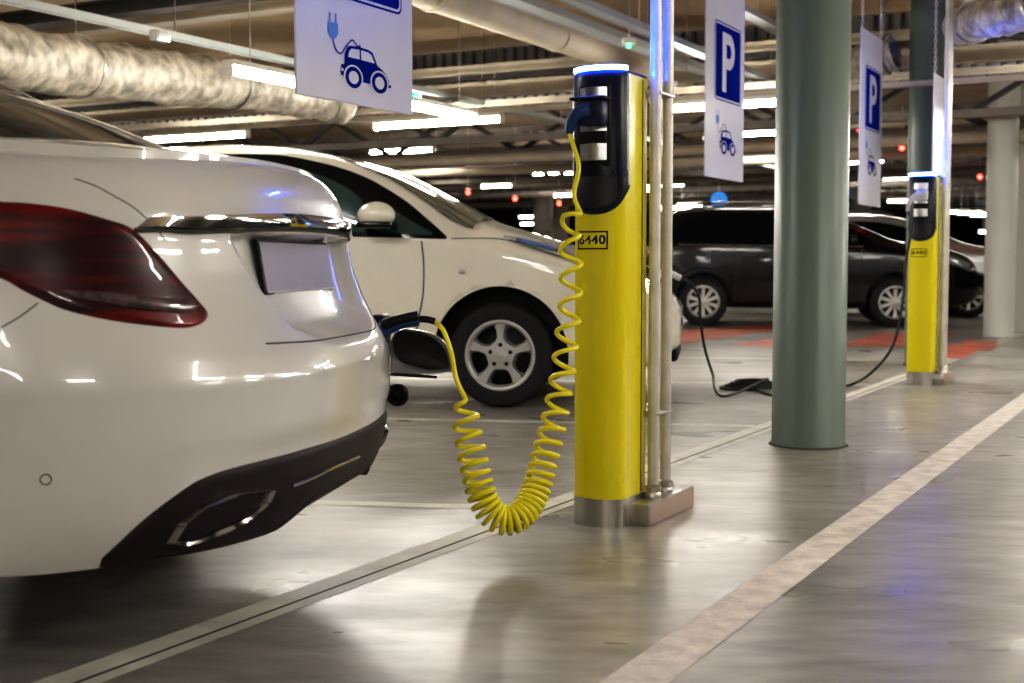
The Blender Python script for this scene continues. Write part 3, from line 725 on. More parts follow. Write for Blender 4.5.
def make_suv(name, loc, rot, paint, label, spokes=10, group=None, detail=True):
    root = thing(name, loc, rot, label, 'car', group); c = suv_spec()
    bo = c.shell(70, 5).build('body_shell', paint, root, weld=True, angle=50)
    ws = [(.85, 1), (.85, -1), (3.44, 1), (3.44, -1)]
    boolean_cut(bo, [((x, sy*1.15, .36), (x, sy*.6, .36), .395) for x, sy in ws], blackp)
    for x, sy in ws: wheel(root, (x, sy*.89, .34), (0, sy, 0), .34, .21, .222, spokes)
    for sy in (1, -1):
        c.side_patch([(.42, 1.36), (.7, 1.50), (1.2, 1.55), (1.9, 1.55), (2.4, 1.47), (2.8, 1.33), (3.1, 1.17)], [(.42, 1.20), (.8, 1.15), (1.4, 1.135), (2.2, 1.12), (3.1, 1.10)], sy, .005, 36, 6).build('side_window', glass, root)
        for x in (1.28, 2.10, 2.98): c.line([(x, 1.09), (x+.02, .8), (x, .36)], sy, .004, 20).build('door_seam', crackm, root)
        MB().tube([c.side(x, 1.125-.012*x+.012, sy, .007) for x in np.linspace(.5, 3.0, 20)], .006, 6).build('window_trim', dark_chrome, root)
        for hx in (1.5, 2.3): MB().tube([c.side(hx+d, .98, sy, o) for d, o in ((-.09, .0), (-.07, .03), (0, .036), (.07, .03), (.09, 0))], .013, 8).build('door_handle', chrome, root)
        c.side_patch([(3.98, 1.0), (4.2, .97), (4.44, .88)], [(3.98, .93), (4.2, .85), (4.44, .76)], sy, .010, 16, 6).build('headlamp', headlamp, root)
        c.side_patch([(.06, 1.10), (.16, 1.17), (.40, 1.14)], [(.06, .92), (.16, .93), (.40, 1.06)], sy, .010, 16, 6).build('tail_lamp', tail_red, root)
        mp = c.side(2.86, 1.16, sy, .09); m = MB().box(tuple(mp), (.12, .19, .12), 0, .04).build('door_mirror', paint, root)
        MB().tube([c.side(x, z, sy, .0) for x, z in resample(spline([(.43, .36), (.46, .62), (.62, .76), (.85, .81), (1.08, .76), (1.24, .62), (1.27, .36)], 40), 30)], .012, 6).build('arch_trim', blackp, root)
    c.top_patch(2.28, 3.42, 5.4, .006).build('windscreen', glass, root)
    c.top_patch(.10, .50, 5.4, .006).build('rear_window', glass, root)
    fp_ = c.pt(4.60, 5, 1)
    MB().box((4.57, 0, .50), (.10, .9, .16), 0, .03).build('grille', blackp, root)
    MB().box((4.60, 0, .72), (.05, .6, .05), 0, .015).build('badge_bar', dark_chrome, root)
    MB().box((4.63, 0, .47), (.012, .5, .11), 0, .003).build('number_plate', signw, root)
    MB().box((-.005, 0, .75), (.012, .5, .11), 0, .003).build('number_plate', signw, root)
    for x in (-.55, .55): MB().tube([(p[0], x, p[2]+.05) for p in (c.pt(s_, 6, 1) for s_ in np.linspace(.6, 2.3, 14))], .016, 8).build('roof_rail', dark_chrome, root)
    return root
make_suv('estate_car', (1.9587, 19.1087, 0), LROT, black_paint, 'black estate car with pale alloy wheels behind the grey-green column', 10)
def far_car(name, px, Y, paint, label, rot=LROT, group=None):
    p = at(px, 300, Y); return make_suv(name, (p[0], Y, 0), rot, paint, label, 8, group)
far_car('silver_car', 750, 22.3, silver_paint, 'silver car showing its bonnet and front wheel right of the far charging post')
# ================================================================== CHARGING POSTS
def post_section(n=40, w=.0925, yf=-.10, yb=.14, rf=.05):
    """plan of the post: rounded front, flat sides, square back. local x right, y along the row"""
    P = []
    for k in range(n+1):
        a = PI*k/n; P.append((-w*math.cos(a), yf+.055-.055*math.sin(a)))
    P += [(w, yb-.012), (w-.012, yb), (-w+.012, yb), (-w, yb-.012)]
    return P
def make_post(name, base, label, socket_used=True, number='6440'):
    root = thing(name, base, ROWROT, label, 'charging post', 'yellow charging posts')
    S = post_section(); n = len(S)
    def prism(S, z0, z1, m, nm, par=root, cap=True, sc=1., cy=0.):
        b = MB(); V = [(x*sc, (y-cy)*sc+cy, z) for z in (z0, z1) for x, y in S]
        k = len(S); F = [(i, (i+1) % k, k+(i+1) % k, k+i) for i in range(k)]
        if cap: F += [tuple(range(k))[::-1], tuple(range(k, 2*k))]
        return b.add(V, F).build(nm, m, par, angle=30)
    prism(S, .0, .093, steel, 'steel_base')
    prism(S, .093, 1.488, yellow, 'post_body', sc=.985)
    # seam near the back edge and rear rail
    MB().box((.0915, .085, .79), (.004, .004, 1.38), 0).build('body_seam', crackm, root)
    # black face housing: follows the rounded front from side to side, scooped lower edge
    rows = []
    for k in range(33):
        f = k/32; a = PI*(.015+.97*f); x = -.0945*math.cos(a); y = -.10+.055-.0585*math.sin(a)
        zb_ = 1.035+.085*abs(2*f-1)**2.2
        rows.append([(x, y+.004, zb_-.006), (x*1.015, y-.004, zb_), (x*1.02, y-.006, zb_+.02), (x*1.02, y-.006, 1.47), (x, y+.002, 1.488)])
    MB().grid(rows).build('face_housing', housing_m, root)
    # aluminium edge strip along the right side of the face
    for sx in (1, -1):
        MB().tube([(sx*.0965, -.040, 1.125), (sx*.0965, -.040, 1.486)], .0045, 8).build('edge_strip', alu, root)
    # dark rounded lower cover
    rows = []
    for k in range(29):
        f = k/28; a = PI*(.02+.96*f); x = -.0985*math.cos(a); y = -.045-.066*math.sin(a)
        zb_ = 1.045+.082*abs(2*f-1)**2.2
        rows.append([(x, y+.02, zb_), (x, y, zb_+.008), (x, y, 1.150), (x*.97, y+.012, 1.175), (x*.9, y+.035, 1.182)])
    MB().grid(rows).build('lower_cover', darkgrey, root)
    # raised socket frame
    MB().box((0, -.092, 1.315), (.118, .03, .27), 0, .012).build('socket_frame', blackp, root)
    for z0, z1 in ((1.395, 1.438), (1.298, 1.350), (1.205, 1.258)):
        rows = []
        for k in range(13):
            f = k/12; x = -.048+.096*f; y = -.108-.012*math.sin(PI*f)
            rows.append([(x, y+.004, z0-.002), (x, y, z0), (x, y, z1), (x, y+.004, z1+.002)])
        MB().grid(rows).build('socket_shutter', alu, root)
    for z0, z1 in ((1.350, 1.395), (1.258, 1.298)):
        MB().box((0, -.111, (z0+z1)/2), (.10, .018, z1-z0), 0, .005).build('socket_lid', blackp, root)
    MB().lathe([(.0, .003), (.006, .003), (.007, 0)], (.066, -.094, 1.165), (.2, -1, 0), 12).build('lock', chrome, root)
    # light cap
    prism(S, 1.488, 1.497, blackp, 'top_plate', sc=.97)
    fr = [(x, y) for x, y in S[:41]]
    rows = []
    for x, y in fr:
        rows.append([(x*1.0, y+.0, 1.496), (x*1.03, y-.004, 1.498), (x*1.03, y-.004, 1.508), (x*.96, y+.006, 1.512), (x*.55, y*.35+.01, 1.513)])
    MB().grid(rows).build('status_light', blue_em, root, label='glowing blue status light')
    rows = []
    for x, y in fr[4:-2]:
        rows.append([(x*1.025, y-.0055, 1.5005), (x*1.03, y-.0062, 1.503), (x*1.025, y-.0055, 1.5055)])
    MB().grid(rows).build('light_core', bluewhite_em, root)
    # number label: frame and figures on the rounded face
    if number:
        def fp(x, z, o=.0012):
            a = math.acos(max(-1, min(1, -x/.0911))); y = -.0985+.055-.0542*math.sin(a)
            return (x, y-o, z)
        def bend(o):
            for v in o.data.vertices:
                x = v.co.x; a = math.acos(max(-1, min(1, -x/.0911))); v.co.y = -.0985+.055-.0542*math.sin(a)-.0012+v.co.y
        cx, cz, hw, hh, th = -.010, .946, .056, .030, .0048
        fr_ = MB()
        for (x0, x1, z0, z1) in ((cx-hw, cx+hw, cz+hh-th, cz+hh), (cx-hw, cx+hw, cz-hh, cz-hh+th), (cx-hw, cx-hw+th, cz-hh, cz+hh), (cx+hw-th, cx+hw, cz-hh, cz+hh)):
            nn = max(2, int((x1-x0)/.005)+1); fr_.grid([[(x, 0, z0), (x, 0, z1)] for x in np.linspace(x0, x1, nn)])
        fo = fr_.build('label_frame', gloss_black, root); bend(fo)
        tm = textmesh('label_number', number, .040, gloss_black, root, (0, 0, 0), (0, 0, 0), .0, .0012)
        for v in tm.data.vertices:
            x, y = v.co.x, v.co.y; v.co = (x*1.12+cx, 0, y+cz)
        bend(tm); tm['label'] = 'black number 6440'
    # wall box and pipes behind
    MB().box((.115, .20, .037), (.095, .42, .074), 0, .004).build('junction_base', steel, root)
    MB().box((.1635, .20, .037), (.003, .41, .066), 0).build('base_lit_side', mat('pink_lit_steel', (.60, .47, .40), .3, metal=.8), root)  # pinkish plate colours in the light reflected on this side of the box
    for (x, y) in ((.122, .125), (.122, .235)):
        p = MB().tube([(x, y, .074), (x, y, 3.15)], .0195 if y < .15 else .019, 20).build('pipe', galv, root, label='galvanised steel conduit')
        MB().lathe([(.028, .0), (.028, .014), (.023, .02), (.026, .026), (.026, .04), (.0195, .045)], (x, y, .074), (0, 0, 1), 6 if False else 16).build('pipe_gland', steel, p)
    for z in (.36, 1.44):
        c = MB().box((.105, .125, z), (.05, .012, .022), 0, .002).build('pipe_clamp', alu, root)
        MB().lathe([(0, .006), (.006, .006), (.006, 0)], (.09, .118, z), (0, -1, 0), 6).build('clamp_bolt', steel, c)
        MB().box((.122, .18, z), (.046, .13, .010), 0, .002).build('pipe_clamp', alu, root)
    return root
P1 = np.array([.315, 4.345, 0]); P2 = np.array([2.955, 9.37, 0])
post1 = make_post('charging_post', P1, 'yellow charging post numbered 6440 with a coiled yellow cable plugged in')
post2 = make_post('charging_post', P2, 'yellow charging post further back, in front of the second round column')

def PL(base, x, y, z): return base + AV*x + RV*y + np.array([0, 0, z])
# ---- coiled yellow charging cable with its two plugs
cable = thing('charging_cable', (.02, 3.9, 0), 0, 'coiled yellow charging cable looping from the near post down to the white sedan', 'cable')
def coil_path(ctrl, lead, tail, R0=.030, R1=.036):
    C = spline(ctrl, 900); C = resample(C, 3000)
    d = np.r_[0, np.cumsum(np.linalg.norm(np.diff(C, axis=0), axis=1))]; f = d/d[-1]
    return C, d, f
sock = PL(P1, -.035, -.175, 1.352)
ctrlA = [PL(P1, -.058, -.168, 1.29), at(578.5, 165, 4.13), at(574, 194, 4.12), at(579, 210, 4.10)]
coilc = [at(579, 210, 4.10), at(570, 228, 4.08), at(571, 262, 4.06), at(570, 300, 4.05), at(566, 345, 4.03), at(561, 385, 4.0), at(553, 425, 3.96), at(543, 465, 3.91), at(536, 490, 3.88), at(527, 508, 3.85), at(514, 519, 3.82), at(499, 519, 3.81), at(487, 507, 3.81), at(479, 486, 3.82), at(471, 450, 3.85), at(466, 420, 3.87), at(465, 398, 3.88)]
tailc = [at(465, 398, 3.88), at(456, 378, 3.89), at(451, 352, 3.89), at(443, 330, 3.90), at(434, 321, 3.91)]
C = resample(spline(coilc, 800), 2600)
d = np.r_[0, np.cumsum(np.linalg.norm(np.diff(C, axis=0), axis=1))]; f = d/d[-1]
px = proj(C); 
pitch = np.interp(f, [0, .2, .35, .47, .56, .63, .72, .80, .90, 1.], [.092, .088, .074, .052, .032, .0185, .0165, .024, .044, .066])
ph = np.r_[0, np.cumsum(np.diff(d)*2*PI/((pitch[1:]+pitch[:-1])/2))]
Rr = np.interp(f, [0, .03, .3, .6, .9, .975, 1], [.006, .031, .033, .038, .039, .036, .005])
T = np.gradient(C, axis=0); T /= np.linalg.norm(T, axis=1, keepdims=True)
B = np.array([0, 1., 0]); Nn = np.cross(T, B); Nn /= np.linalg.norm(Nn, axis=1, keepdims=True); Bn = np.cross(T, Nn)
helix = C+(Nn*np.cos(ph)[:, None]+Bn*np.sin(ph)[:, None])*Rr[:, None]
A_ = spline(ctrlA, 40)[:-1]; Z_ = spline(tailc, 40)[1:]
full = np.concatenate([A_, helix[12:-12], Z_])
full = np.concatenate([resample(full[:60], 60), full[60:-60], resample(full[-60:], 60)])
# resample evenly for a clean tube
full = resample(full, 1500)
full[:, 2] = np.maximum(full[:, 2], .009)
MB().tube(full, .0078, 8).build('coiled_cable', cableyel, cable, world=True)
# plug at the car: blue grip, black boot
g = [at(377, 337, 3.93), at(383, 330, 3.92), at(394, 325, 3.915), at(408, 321, 3.91), at(419, 319, 3.91)]
cp = MB().tube(spline(g, 16), [.026, .027, .027, .026, .025, .024, .022, .021, .020, .019, .019, .019, .020, .021, .021, .018], 14).build('car_plug', plugblue, cable, world=True, label='blue plug in the sedan socket')
g2 = [at(383, 325, 3.90), at(392, 321.5, 3.893), at(407, 317.5, 3.89), at(418, 315.5, 3.89)]
MB().tube(spline(g2, 12), [.016]*5+[.014]*7, 10).build('plug_back', blackp, cp, world=True)
MB().tube(spline([at(417, 319, 3.91), at(427, 319.5, 3.91), at(435, 321.5, 3.91)], 8), .0105, 10).build('cable_boot', blackp, cp, world=True)
# plug at the post
pp = MB().box(PL(P1, .012, -.140, 1.352), (.098, .05, .082), ROWROT, .014).build('post_plug', navy, cable, world=True, label='dark blue plug in the post socket')
g3 = [PL(P1, .01, -.155, 1.362), PL(P1, -.02, -.168, 1.355), PL(P1, -.042, -.172, 1.335), PL(P1, -.054, -.170, 1.305), PL(P1, -.058, -.168, 1.285)]
MB().tube(spline(g3, 14), [.024, .024, .023, .022, .021, .020, .019, .018, .017, .016, .015, .014, .012, .010], 12).build('plug_grip', plugblue, pp, world=True)
MB().box(PL(P1, .0, -.135, 1.400), (.125, .055, .010), ROWROT, .004).build('plug_cover', blackp, pp, world=True)

# ---- black cable from the far post to the nose of the white hatchback
bc = thing('black_charging_cable', (1.6, 8.85, 0), 0, 'thin black charging cable lying coiled on the floor behind the grey-green column', 'cable')
e0 = PL(P2, -.075, -.19, 1.24)
path = [e0, at(912, 225, 9.1), at(906, 262, 9.05), at(903, 300, 9.0), at(893, 345, 8.98), at(872, 372, 8.95), atz(850, 385, .012), atz(820, 391, .012), atz(780, 396, .012)]
ctr = atz(752, 390, .0)
for k in range(0, 46):
    a = -PI/2-2*PI*k/12*1.0; rr_ = .23-.0030*k; path.append(ctr+np.array([rr_*math.cos(a)*.98, rr_*.62*math.sin(a),   .012+.0013*k]))
path += [atz(722, 396, .014), at(712, 372, 8.75), at(704, 345, 8.6), at(700, 315, 8.5), at(699, 297, 8.4), at(690, 283, 8.35), at(679, 277, 8.3)]
pth = resample(spline(path, 900), 700); pth[:, 2] = np.maximum(pth[:, 2], .010)
MB().tube(pth, .0095, 8).build('cable', cableblk, bc, world=True)
pk = MB().tube(spline([at(680, 278, 8.3), at(668, 273, 8.28), at(655, 275, 8.25)], 10), [.020]*4+[.026]*6, 12).build('car_plug', signw, bc, world=True, label='pale plug at the nose of the hatchback')
pp2 = MB().box(PL(P2, .012, -.140, 1.352), (.085, .05, .075), ROWROT, .014).build('post_plug', signw, bc, world=True, label='pale plug in the far post')
MB().tube(spline([PL(P2, .01, -.165, 1.36), PL(P2, -.03, -.185, 1.34), PL(P2, -.065, -.195, 1.30), PL(P2, -.075, -.195, 1.24)], 12), [.022]*5+[.019]*4+[.013]*3, 12).build('plug_grip', signw, pp2, world=True)

# ================================================================== HANGING SIGNS (faces look across the lane)
def make_sign(name, xl, Y0, zbot, label, W=.75, top=.34, pan=.50, bot=.38, art=True, group='hanging parking signs'):
    p = at(xl, 100, Y0); base = np.array([p[0], Y0, zbot]); Hh = bot+pan+top
    rz = math.atan2(RV[1], RV[0])       # local x runs along the row, face looks to local -y
    root = thing(name, base, rz, label, 'sign', group)
    MB().box((W/2, .006, Hh/2), (W, .010, Hh), 0, .002).build('sign_board', signw, root, smooth=False)
    for x in (.05, W-.05):
        # chain
        z = Hh-.02; k = 0; b = MB()
        while z < 3.12-zbot:
            q = [(x+(.009*math.cos(t) if k % 2 == 0 else 0), .006+(.009*math.cos(t) if k % 2 else 0), z+.022+.022*math.sin(t)) for t in np.linspace(0, 2*PI, 11)[:-1]]
            b.tube(q, .0035, 5, closed=True); z += .036; k += 1
        b.build('chain', chain_m, root)
    if not art: return root
    def flat(pts, nm, m, par=root, y=-.0012): return MB().poly([(x, y, z) for x, z in pts]).build(nm, m, par, smooth=False)
    def rrect(x0, x1, z0, z1, r, n=6):
        P = []
        for cx, cz, a0 in ((x1-r, z1-r, 0), (x0+r, z1-r, 90), (x0+r, z0+r, 180), (x1-r, z0+r, 270)):
            for k in range(n+1): a = math.radians(a0+90*k/n); P.append((cx+r*math.cos(a), cz+r*math.sin(a)))
        return P
    xa, xb, za, zb = .15, .15+pan+.02, bot, bot+pan
    ob = flat(rrect(xa, xb, za, zb, .03), 'parking_panel', signblue, y=-.0012, )
    flat(rrect(xa+.008, xb-.008, za+.008, zb-.008, .025), 'panel_border', signw, ob, -.0018)
    flat(rrect(xa+.018, xb-.018, za+.018, zb-.018, .02), 'panel_field', signblue, ob, -.0024)
    cx, cz = (xa+xb)/2, (za+zb)/2
    # letter P
    w, h, t = .25, .38, .075; x0, z0 = cx-w/2+.01, cz-h/2
    MB().box((x0+t/2, -.003, z0+h/2), (t, .001, h)).build('letter_stem', signw, ob, smooth=False)
    R, r = .115, .045; zc = z0+h-R; rows = []
    for k in range(25):
        a = PI/2-PI*k/24; rows.append([(x0+.125+R*math.cos(a), -.0034, zc+R*math.sin(a)), (x0+.125+r*math.cos(a), -.0034, zc+r*math.sin(a))])
    rows = [[(x0+.01, -.0034, zc+R), (x0+.01, -.0034, zc+r)]]+rows+[[(x0+.01, -.0034, zc-R), (x0+.01, -.0034, zc-r)]]
    MB().grid(rows).build('letter_bowl', signw, ob, smooth=False)
    # car pictogram
    ox, oz = .262, .066+(bot-.38)*.85
    def car_pts(L_): return [(ox+x*.001, oz+z*.00075) for x, z in L_]
    silh = [(0, 60), (2, 95), (22, 98), (24, 150), (40, 185), (58, 195), (110, 200), (175, 197), (205, 188), (238, 128), (270, 112), (300, 88), (318, 58), (330, 52), (330, 28), (250, 28), (60, 28), (22, 40), (0, 45)]
    co = flat(car_pts(silh), 'car_symbol', signblue, y=-.0012)
    flat(car_pts([(44, 138), (52, 168), (66, 182), (118, 186), (118, 138)]), 'symbol_window', signw, co, -.002)
    flat(car_pts([(128, 138), (128, 186), (178, 183), (196, 174), (218, 136)]), 'symbol_window', signw, co, -.002)
    def disc(x, z, r, m, y, nm='symbol_wheel'):
        return flat([(ox+.001*(x+r*math.cos(a)), oz+.00075*(z+r*math.sin(a))) for a in np.linspace(0, 2*PI, 33)[:-1]], nm, m, co, y)
    for wx in (78, 250):
        disc(wx, 42, 62, signw, -.0021); disc(wx, 42, 53, signblue, -.0026); disc(wx, 42, 32, signw, -.0031)
    disc(322, 50, 9, signw, -.002, 'symbol_lamp'); disc(8, 70, 8, signw, -.002, 'symbol_lamp')
    # plug pictogram and lead
    pcx, pcz = .215, bot-.075
    pl = flat([(pcx-.030, pcz-.025), (pcx+.030, pcz-.025), (pcx+.032, pcz-.06), (pcx+.016, pcz-.08), (pcx-.016, pcz-.08), (pcx-.032, pcz-.06)], 'plug_symbol', signlight)
    for dx in (-.018, .018): flat([(pcx+dx-.004, pcz-.028), (pcx+dx+.004, pcz-.028), (pcx+dx+.004, pcz+.010), (pcx+dx-.004, pcz+.010)], 'plug_pin', signlight, pl)
    ld = spline([(pcx, 0, pcz-.08), (pcx+.012, 0, pcz-.115), (pcx+.045, 0, pcz-.13), (pcx+.08, 0, pcz-.10), (pcx+.12, 0, pcz-.07), (pcx+.155, 0, pcz-.09), (ox+.122, 0, oz+.155), (ox+.122, 0, oz+.105)], 60)
    rows = []
    for i in range(60):
        a = ld[min(i+1, 59)]-ld[max(i-1, 0)]; nn_ = np.array([-a[2], 0, a[0]])/max(np.hypot(a[0], a[2]), 1e-6)*.0028
        rows.append([tuple(ld[i]+nn_+np.array([0, -.0016, 0])), tuple(ld[i]-nn_+np.array([0, -.0016, 0]))])
    MB().grid(rows).build('plug_lead', signblue, pl, smooth=False)
    return root
z1 = at(297, 93.5, 4.6)[2]; z2 = at(706, 176, 8.2)[2]; z3 = at(860, 204, 10.2)[2]
make_sign('hanging_sign', 297, 4.6, z1, 'large white hanging sign with plug and blue car symbol, above the white cars')
make_sign('hanging_sign', 706, 8.2, z2, 'white hanging parking sign with a big P, between the near post and the round column', bot=.50)
make_sign('hanging_sign', 860.5, 10.2, z3, 'white hanging parking sign on chains just right of the grey-green column', bot=.60, top=.27)
make_sign('blank_hanging_sign', 934, 10.4, at(935, 174, 10.4)[2], 'plain white hanging board partly behind the pipes of the far post', art=False, bot=.16, top=.14, W=.6)
# ================================================================== THE HALL
def struct(name, b, m, **k):
    o = b.build(name, m, None, **k); o['kind'] = 'structure'; return o
FX0, FX1, FY0, FY1 = -26, 30, -9, 62
struct('floor', MB().add([(FX0, FY0, 0), (FX1, FY0, 0), (FX1, FY1, 0), (FX0, FY1, 0)], [(0, 1, 2, 3)]), concrete)
CZ = 3.35
struct('ceiling', MB().box(((FX0+FX1)/2, (FY0+FY1)/2, CZ+.06), (FX1-FX0, FY1-FY0, .12)), slab, smooth=False)
struct('wall_back', MB().box(((FX0+FX1)/2, FY1, CZ/2), (FX1-FX0, .2, CZ)), wallm, smooth=False)
struct('wall_front', MB().box(((FX0+FX1)/2, FY0, CZ/2), (FX1-FX0, .2, CZ)), wallm, smooth=False)
struct('wall_left', MB().box((FX0, (FY0+FY1)/2, CZ/2), (.2, FY1-FY0, CZ)), wallm, smooth=False)
struct('wall_right', MB().box((FX1, (FY0+FY1)/2, CZ/2), (.2, FY1-FY0, CZ)), wallm, smooth=False)
# painted lines
_tn = [0]
def stripe(p0, p1, w, m=white_line, z=.0015):
    _tn[0] += 1
    p0 = np.array(p0, float); p1 = np.array(p1, float); d = (p1-p0)/np.linalg.norm(p1-p0); n_ = np.array([-d[1], d[0], 0])*w/2
    q = [p0-n_, p1-n_, p1+n_, p0+n_]
    return struct('trim_%d' % _tn[0], MB().add([(*p[:2], z) for p in q], [(0, 1, 2, 3)]), m, smooth=False)
stripe(RC(-2.095, -6), RC(-2.095, 30), .078)
stripe(RC(-2.028, -6), RC(-2.028, 30), .040)
stripe(RC(-2.052, -6), RC(-2.052, 30), .010, crackm, .0025)
stripe(RC(-1.035, -6), RC(-1.035, 40), .128, white_line_worn)
for k, r in enumerate((-1.29, 1.38, 4.05, 6.72, 9.39, 12.06, 14.75, 17.4, 20.1)):
    p = RC(-2.14, r); stripe(p-BV*5.2, p, .085)
# far red markings beside the cross aisle
def parallelogram(pxs, m, z=.0035):
    _tn[0] += 1
    z += .0004*_tn[0]-.004; P = [atz(x, y, z) for x, y in pxs]; struct('trim_%d' % _tn[0], MB().add([tuple(p) for p in P], [tuple(range(len(P)))]), m, smooth=False)
parallelogram([(600, 341), (672, 344), (720, 338), (772, 331), (772, 324), (640, 333)], redpaint)
parallelogram([(730, 345), (800, 334), (830, 334), (775, 347)], redpaint)
parallelogram([(838, 346), (905, 346), (960, 334), (880, 333)], redpaint)
parallelogram([(928, 358), (962, 358), (1000, 341), (968, 341)], redpaint)
parallelogram([(905, 351), (990, 350), (1000, 345), (915, 345)], redpaint)
# columns
def column(name, a_px, Y, rad, m, label, group='round concrete columns', slot=None):
    p = at(a_px, 300, Y); root = thing(name, (p[0], Y, 0), 0, label, 'column', group)
    MB().lathe([(0, .0), (rad*1.03, .0), (rad*1.03, .012), (rad, .02), (rad, CZ-.001), (0, CZ-.001)], (0, 0, 0), (0, 0, 1), 64).build('shaft', m, root, angle=50)
    MB().lathe([(rad+.001, .0), (rad+.016, .0), (rad+.006, .006), (rad+.001, .008)], (0, 0, .0005), (0, 0, 1), 64).build('base_joint', crackm, root)
    return root
column('round_column', 810, 6.22, .173, colgreen, 'grey-green round column standing right of the near charging post')
column('round_column', 926.5, 11.1, .175, colgreen, 'grey-green round column directly behind the far charging post')
column('round_column', 999.5, 15.3, .175, colwhite, 'pale round column at the right edge of the photo, left one of the pair')
column('round_column', 1032, 16.6, .25, colwhite, 'pale wide column cut by the right edge of the photo')
for i, (px_, Y, lab) in enumerate(((543, 31., 'dark distant column seen above the bonnet of the white hatchback'), (560, 34., 'dim far column just left of the near charging post'), (704, 36., 'dark distant column between the near post and the black car'), (470, 40., 'far column beyond the hatchback windscreen'), (860, 33., 'far column behind the bonnet of the black car'))):
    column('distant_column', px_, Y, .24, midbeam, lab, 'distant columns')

# ceiling beams across the rows
def beam_obj(name, a0, a1, r, z, w, h, m, label, group, flange=True):
    p0, p1 = RC(a0, r, z), RC(a1, r, z); root = thing(name, RC((a0+a1)/2, r, z), 0, label, 'beam', group)
    MB().bar(p0, p1, w*.3, h).build('web', m, root, world=True, smooth=False)
    MB().bar(p0-np.array([0, 0, h/2]), p1-np.array([0, 0, h/2]), w, .022).build('lower_flange', m, root, world=True, smooth=False)
    MB().bar(p0+np.array([0, 0, h/2]), p1+np.array([0, 0, h/2]), w, .022).build('upper_flange', m, root, world=True, smooth=False)
    return root
BL = 'steel beam across the bays under the ceiling, one of the parallel row'
specs = [(6.2, 2.98, .16, .12, beige), (7.6, 2.86, .16, .10, darkbeam), (9.0, 3.1, .18, .12, beige)]
for r, z, w, h, m in specs: beam_obj('ceiling_beam', -15, 9, r, z, w, h, m, BL, 'beams across the bays')
for r, z, w, h, m in ((12.1, 2.925, .09, .07, beige), (12.35, 2.745, .12, .13, beige), (12.2, 2.86, .06, .03, darkbeam), (11.9, 2.53, .06, .04, beige)):
    beam_obj('ceiling_beam', -22, 12, r, z, w, h, m, BL, 'beams across the bays')
# ribbed steel upstand between the beams
def ribbed(name, r, z0, z1, a0, a1, label):
    root = thing(name, RC((a0+a1)/2, r, z0), 0, label, 'panel', 'ribbed steel panels')
    pts = []; a = a0; k = 0
    while a < a1:
        for da, dr in ((0, 0), (.055, 0), (.065, .07), (.105, .07), (.115, 0)):
            pts.append((a+da, r+dr))
        a += .135
    rows = [[tuple(RC(pa, pr, z0)), tuple(RC(pa, pr, z1))] for pa, pr in pts]
    MB().grid(rows).build('ribbed_sheet', ribm, root, world=True, smooth=False)
    return root
ribbed('ribbed_panel', 13.2, 2.60, 3.34, -22, 10, 'ribbed grey steel panel between ceiling beams')
# far, darker roof structure
def truss(r, z0, z1, a0, a1, m=midbeam):
    root = thing('roof_truss', RC((a0+a1)/2, r, z0), 0, 'dark steel truss under the far ceiling', 'truss', 'far roof trusses')
    MB().bar(RC(a0, r, z0), RC(a1, r, z0), .16, .09).build('bottom_chord', m, root, world=True, smooth=False)
    MB().bar(RC(a0, r, z1), RC(a1, r, z1), .16, .09).build('top_chord', m, root, world=True, smooth=False)
    b = MB(); a = a0; k = 0
    while a < a1-.01:
        b.bar(RC(a, r, z0 if k % 2 else z1), RC(a+1.15, r, z1 if k % 2 else z0), .06, .06); a += 1.15; k += 1
    b.build('web_bracing', darkbeam, root, world=True, smooth=False)
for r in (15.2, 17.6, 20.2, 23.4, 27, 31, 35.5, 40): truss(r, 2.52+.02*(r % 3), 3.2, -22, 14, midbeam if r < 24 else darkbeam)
for r, z in ((16.95, 2.42), (18.9, 2.40), (22, 2.36), (25.3, 2.38), (29, 2.36)):
    root = thing('services_pipe', RC(-4, r, z), 0, 'horizontal pipe run under the far ceiling', 'pipe', 'far pipe runs')
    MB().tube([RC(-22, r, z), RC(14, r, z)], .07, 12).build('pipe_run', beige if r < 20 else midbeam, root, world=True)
# services running along the row
def run(name, px_, py_, z, w, h, m, label, r0=1.2, r1=40, kind='tray', group=None):
    p = atz(px_, py_, z) ; a, _ = toRC(p)
    root = thing(name, RC(a, (r0+r1)/2, z), 0, label, 'cable tray' if kind == 'tray' else 'duct', group)
    if kind == 'tray':
        MB().bar(RC(a, r0, z), RC(a, r1, z), w, .006).build('tray_bed', m, root, world=True, smooth=False)
        for s_ in (-1, 1): MB().bar(RC(a+s_*w/2, r0, z+h/2-.01), RC(a+s_*w/2, r1, z+h/2-.01), .008, h).build('tray_side', m, root, world=True, smooth=False)
        for r in np.arange(max(r0, 2.)+.5, min(r1, 22), 1.6): MB().tube([RC(a+w/2, r, z), RC(a+w/2, r, CZ+.001)], .005, 5).build('hanger_rod', steel, root, world=True)
    else:
        MB().tube([RC(a, r0, z), RC(a, r1, z)], w, 20).build('duct_skin', m, root, world=True)
        for r in np.arange(r0+1, min(r1, 24), 2.): MB().lathe([(w+.001, -.02), (w+.012, -.015), (w+.012, .015), (w+.001, .02)], RC(a, r, z), RV, 20).build('duct_band', m, root, world=True)
    return a
run('cable_tray', 150, 33, 2.52, .07, .05, tray_m, 'grey cable tray running along the row above the insulated duct', 0.5, 40)
run('cable_tray', 600, 34, 2.72, .16, .06, tray_m, 'wide grey cable tray above the near charging post', 1, 13.1)
run('ceiling_duct', 500, 16, 2.80, .13, .12, beige, 'beige round duct running towards the near charging post light', 1, 13.0, 'duct')
run('cable_tray', 745, 14, 2.9, .12, .05, tray_m, 'cable tray above the second parking sign', 1, 13.1)
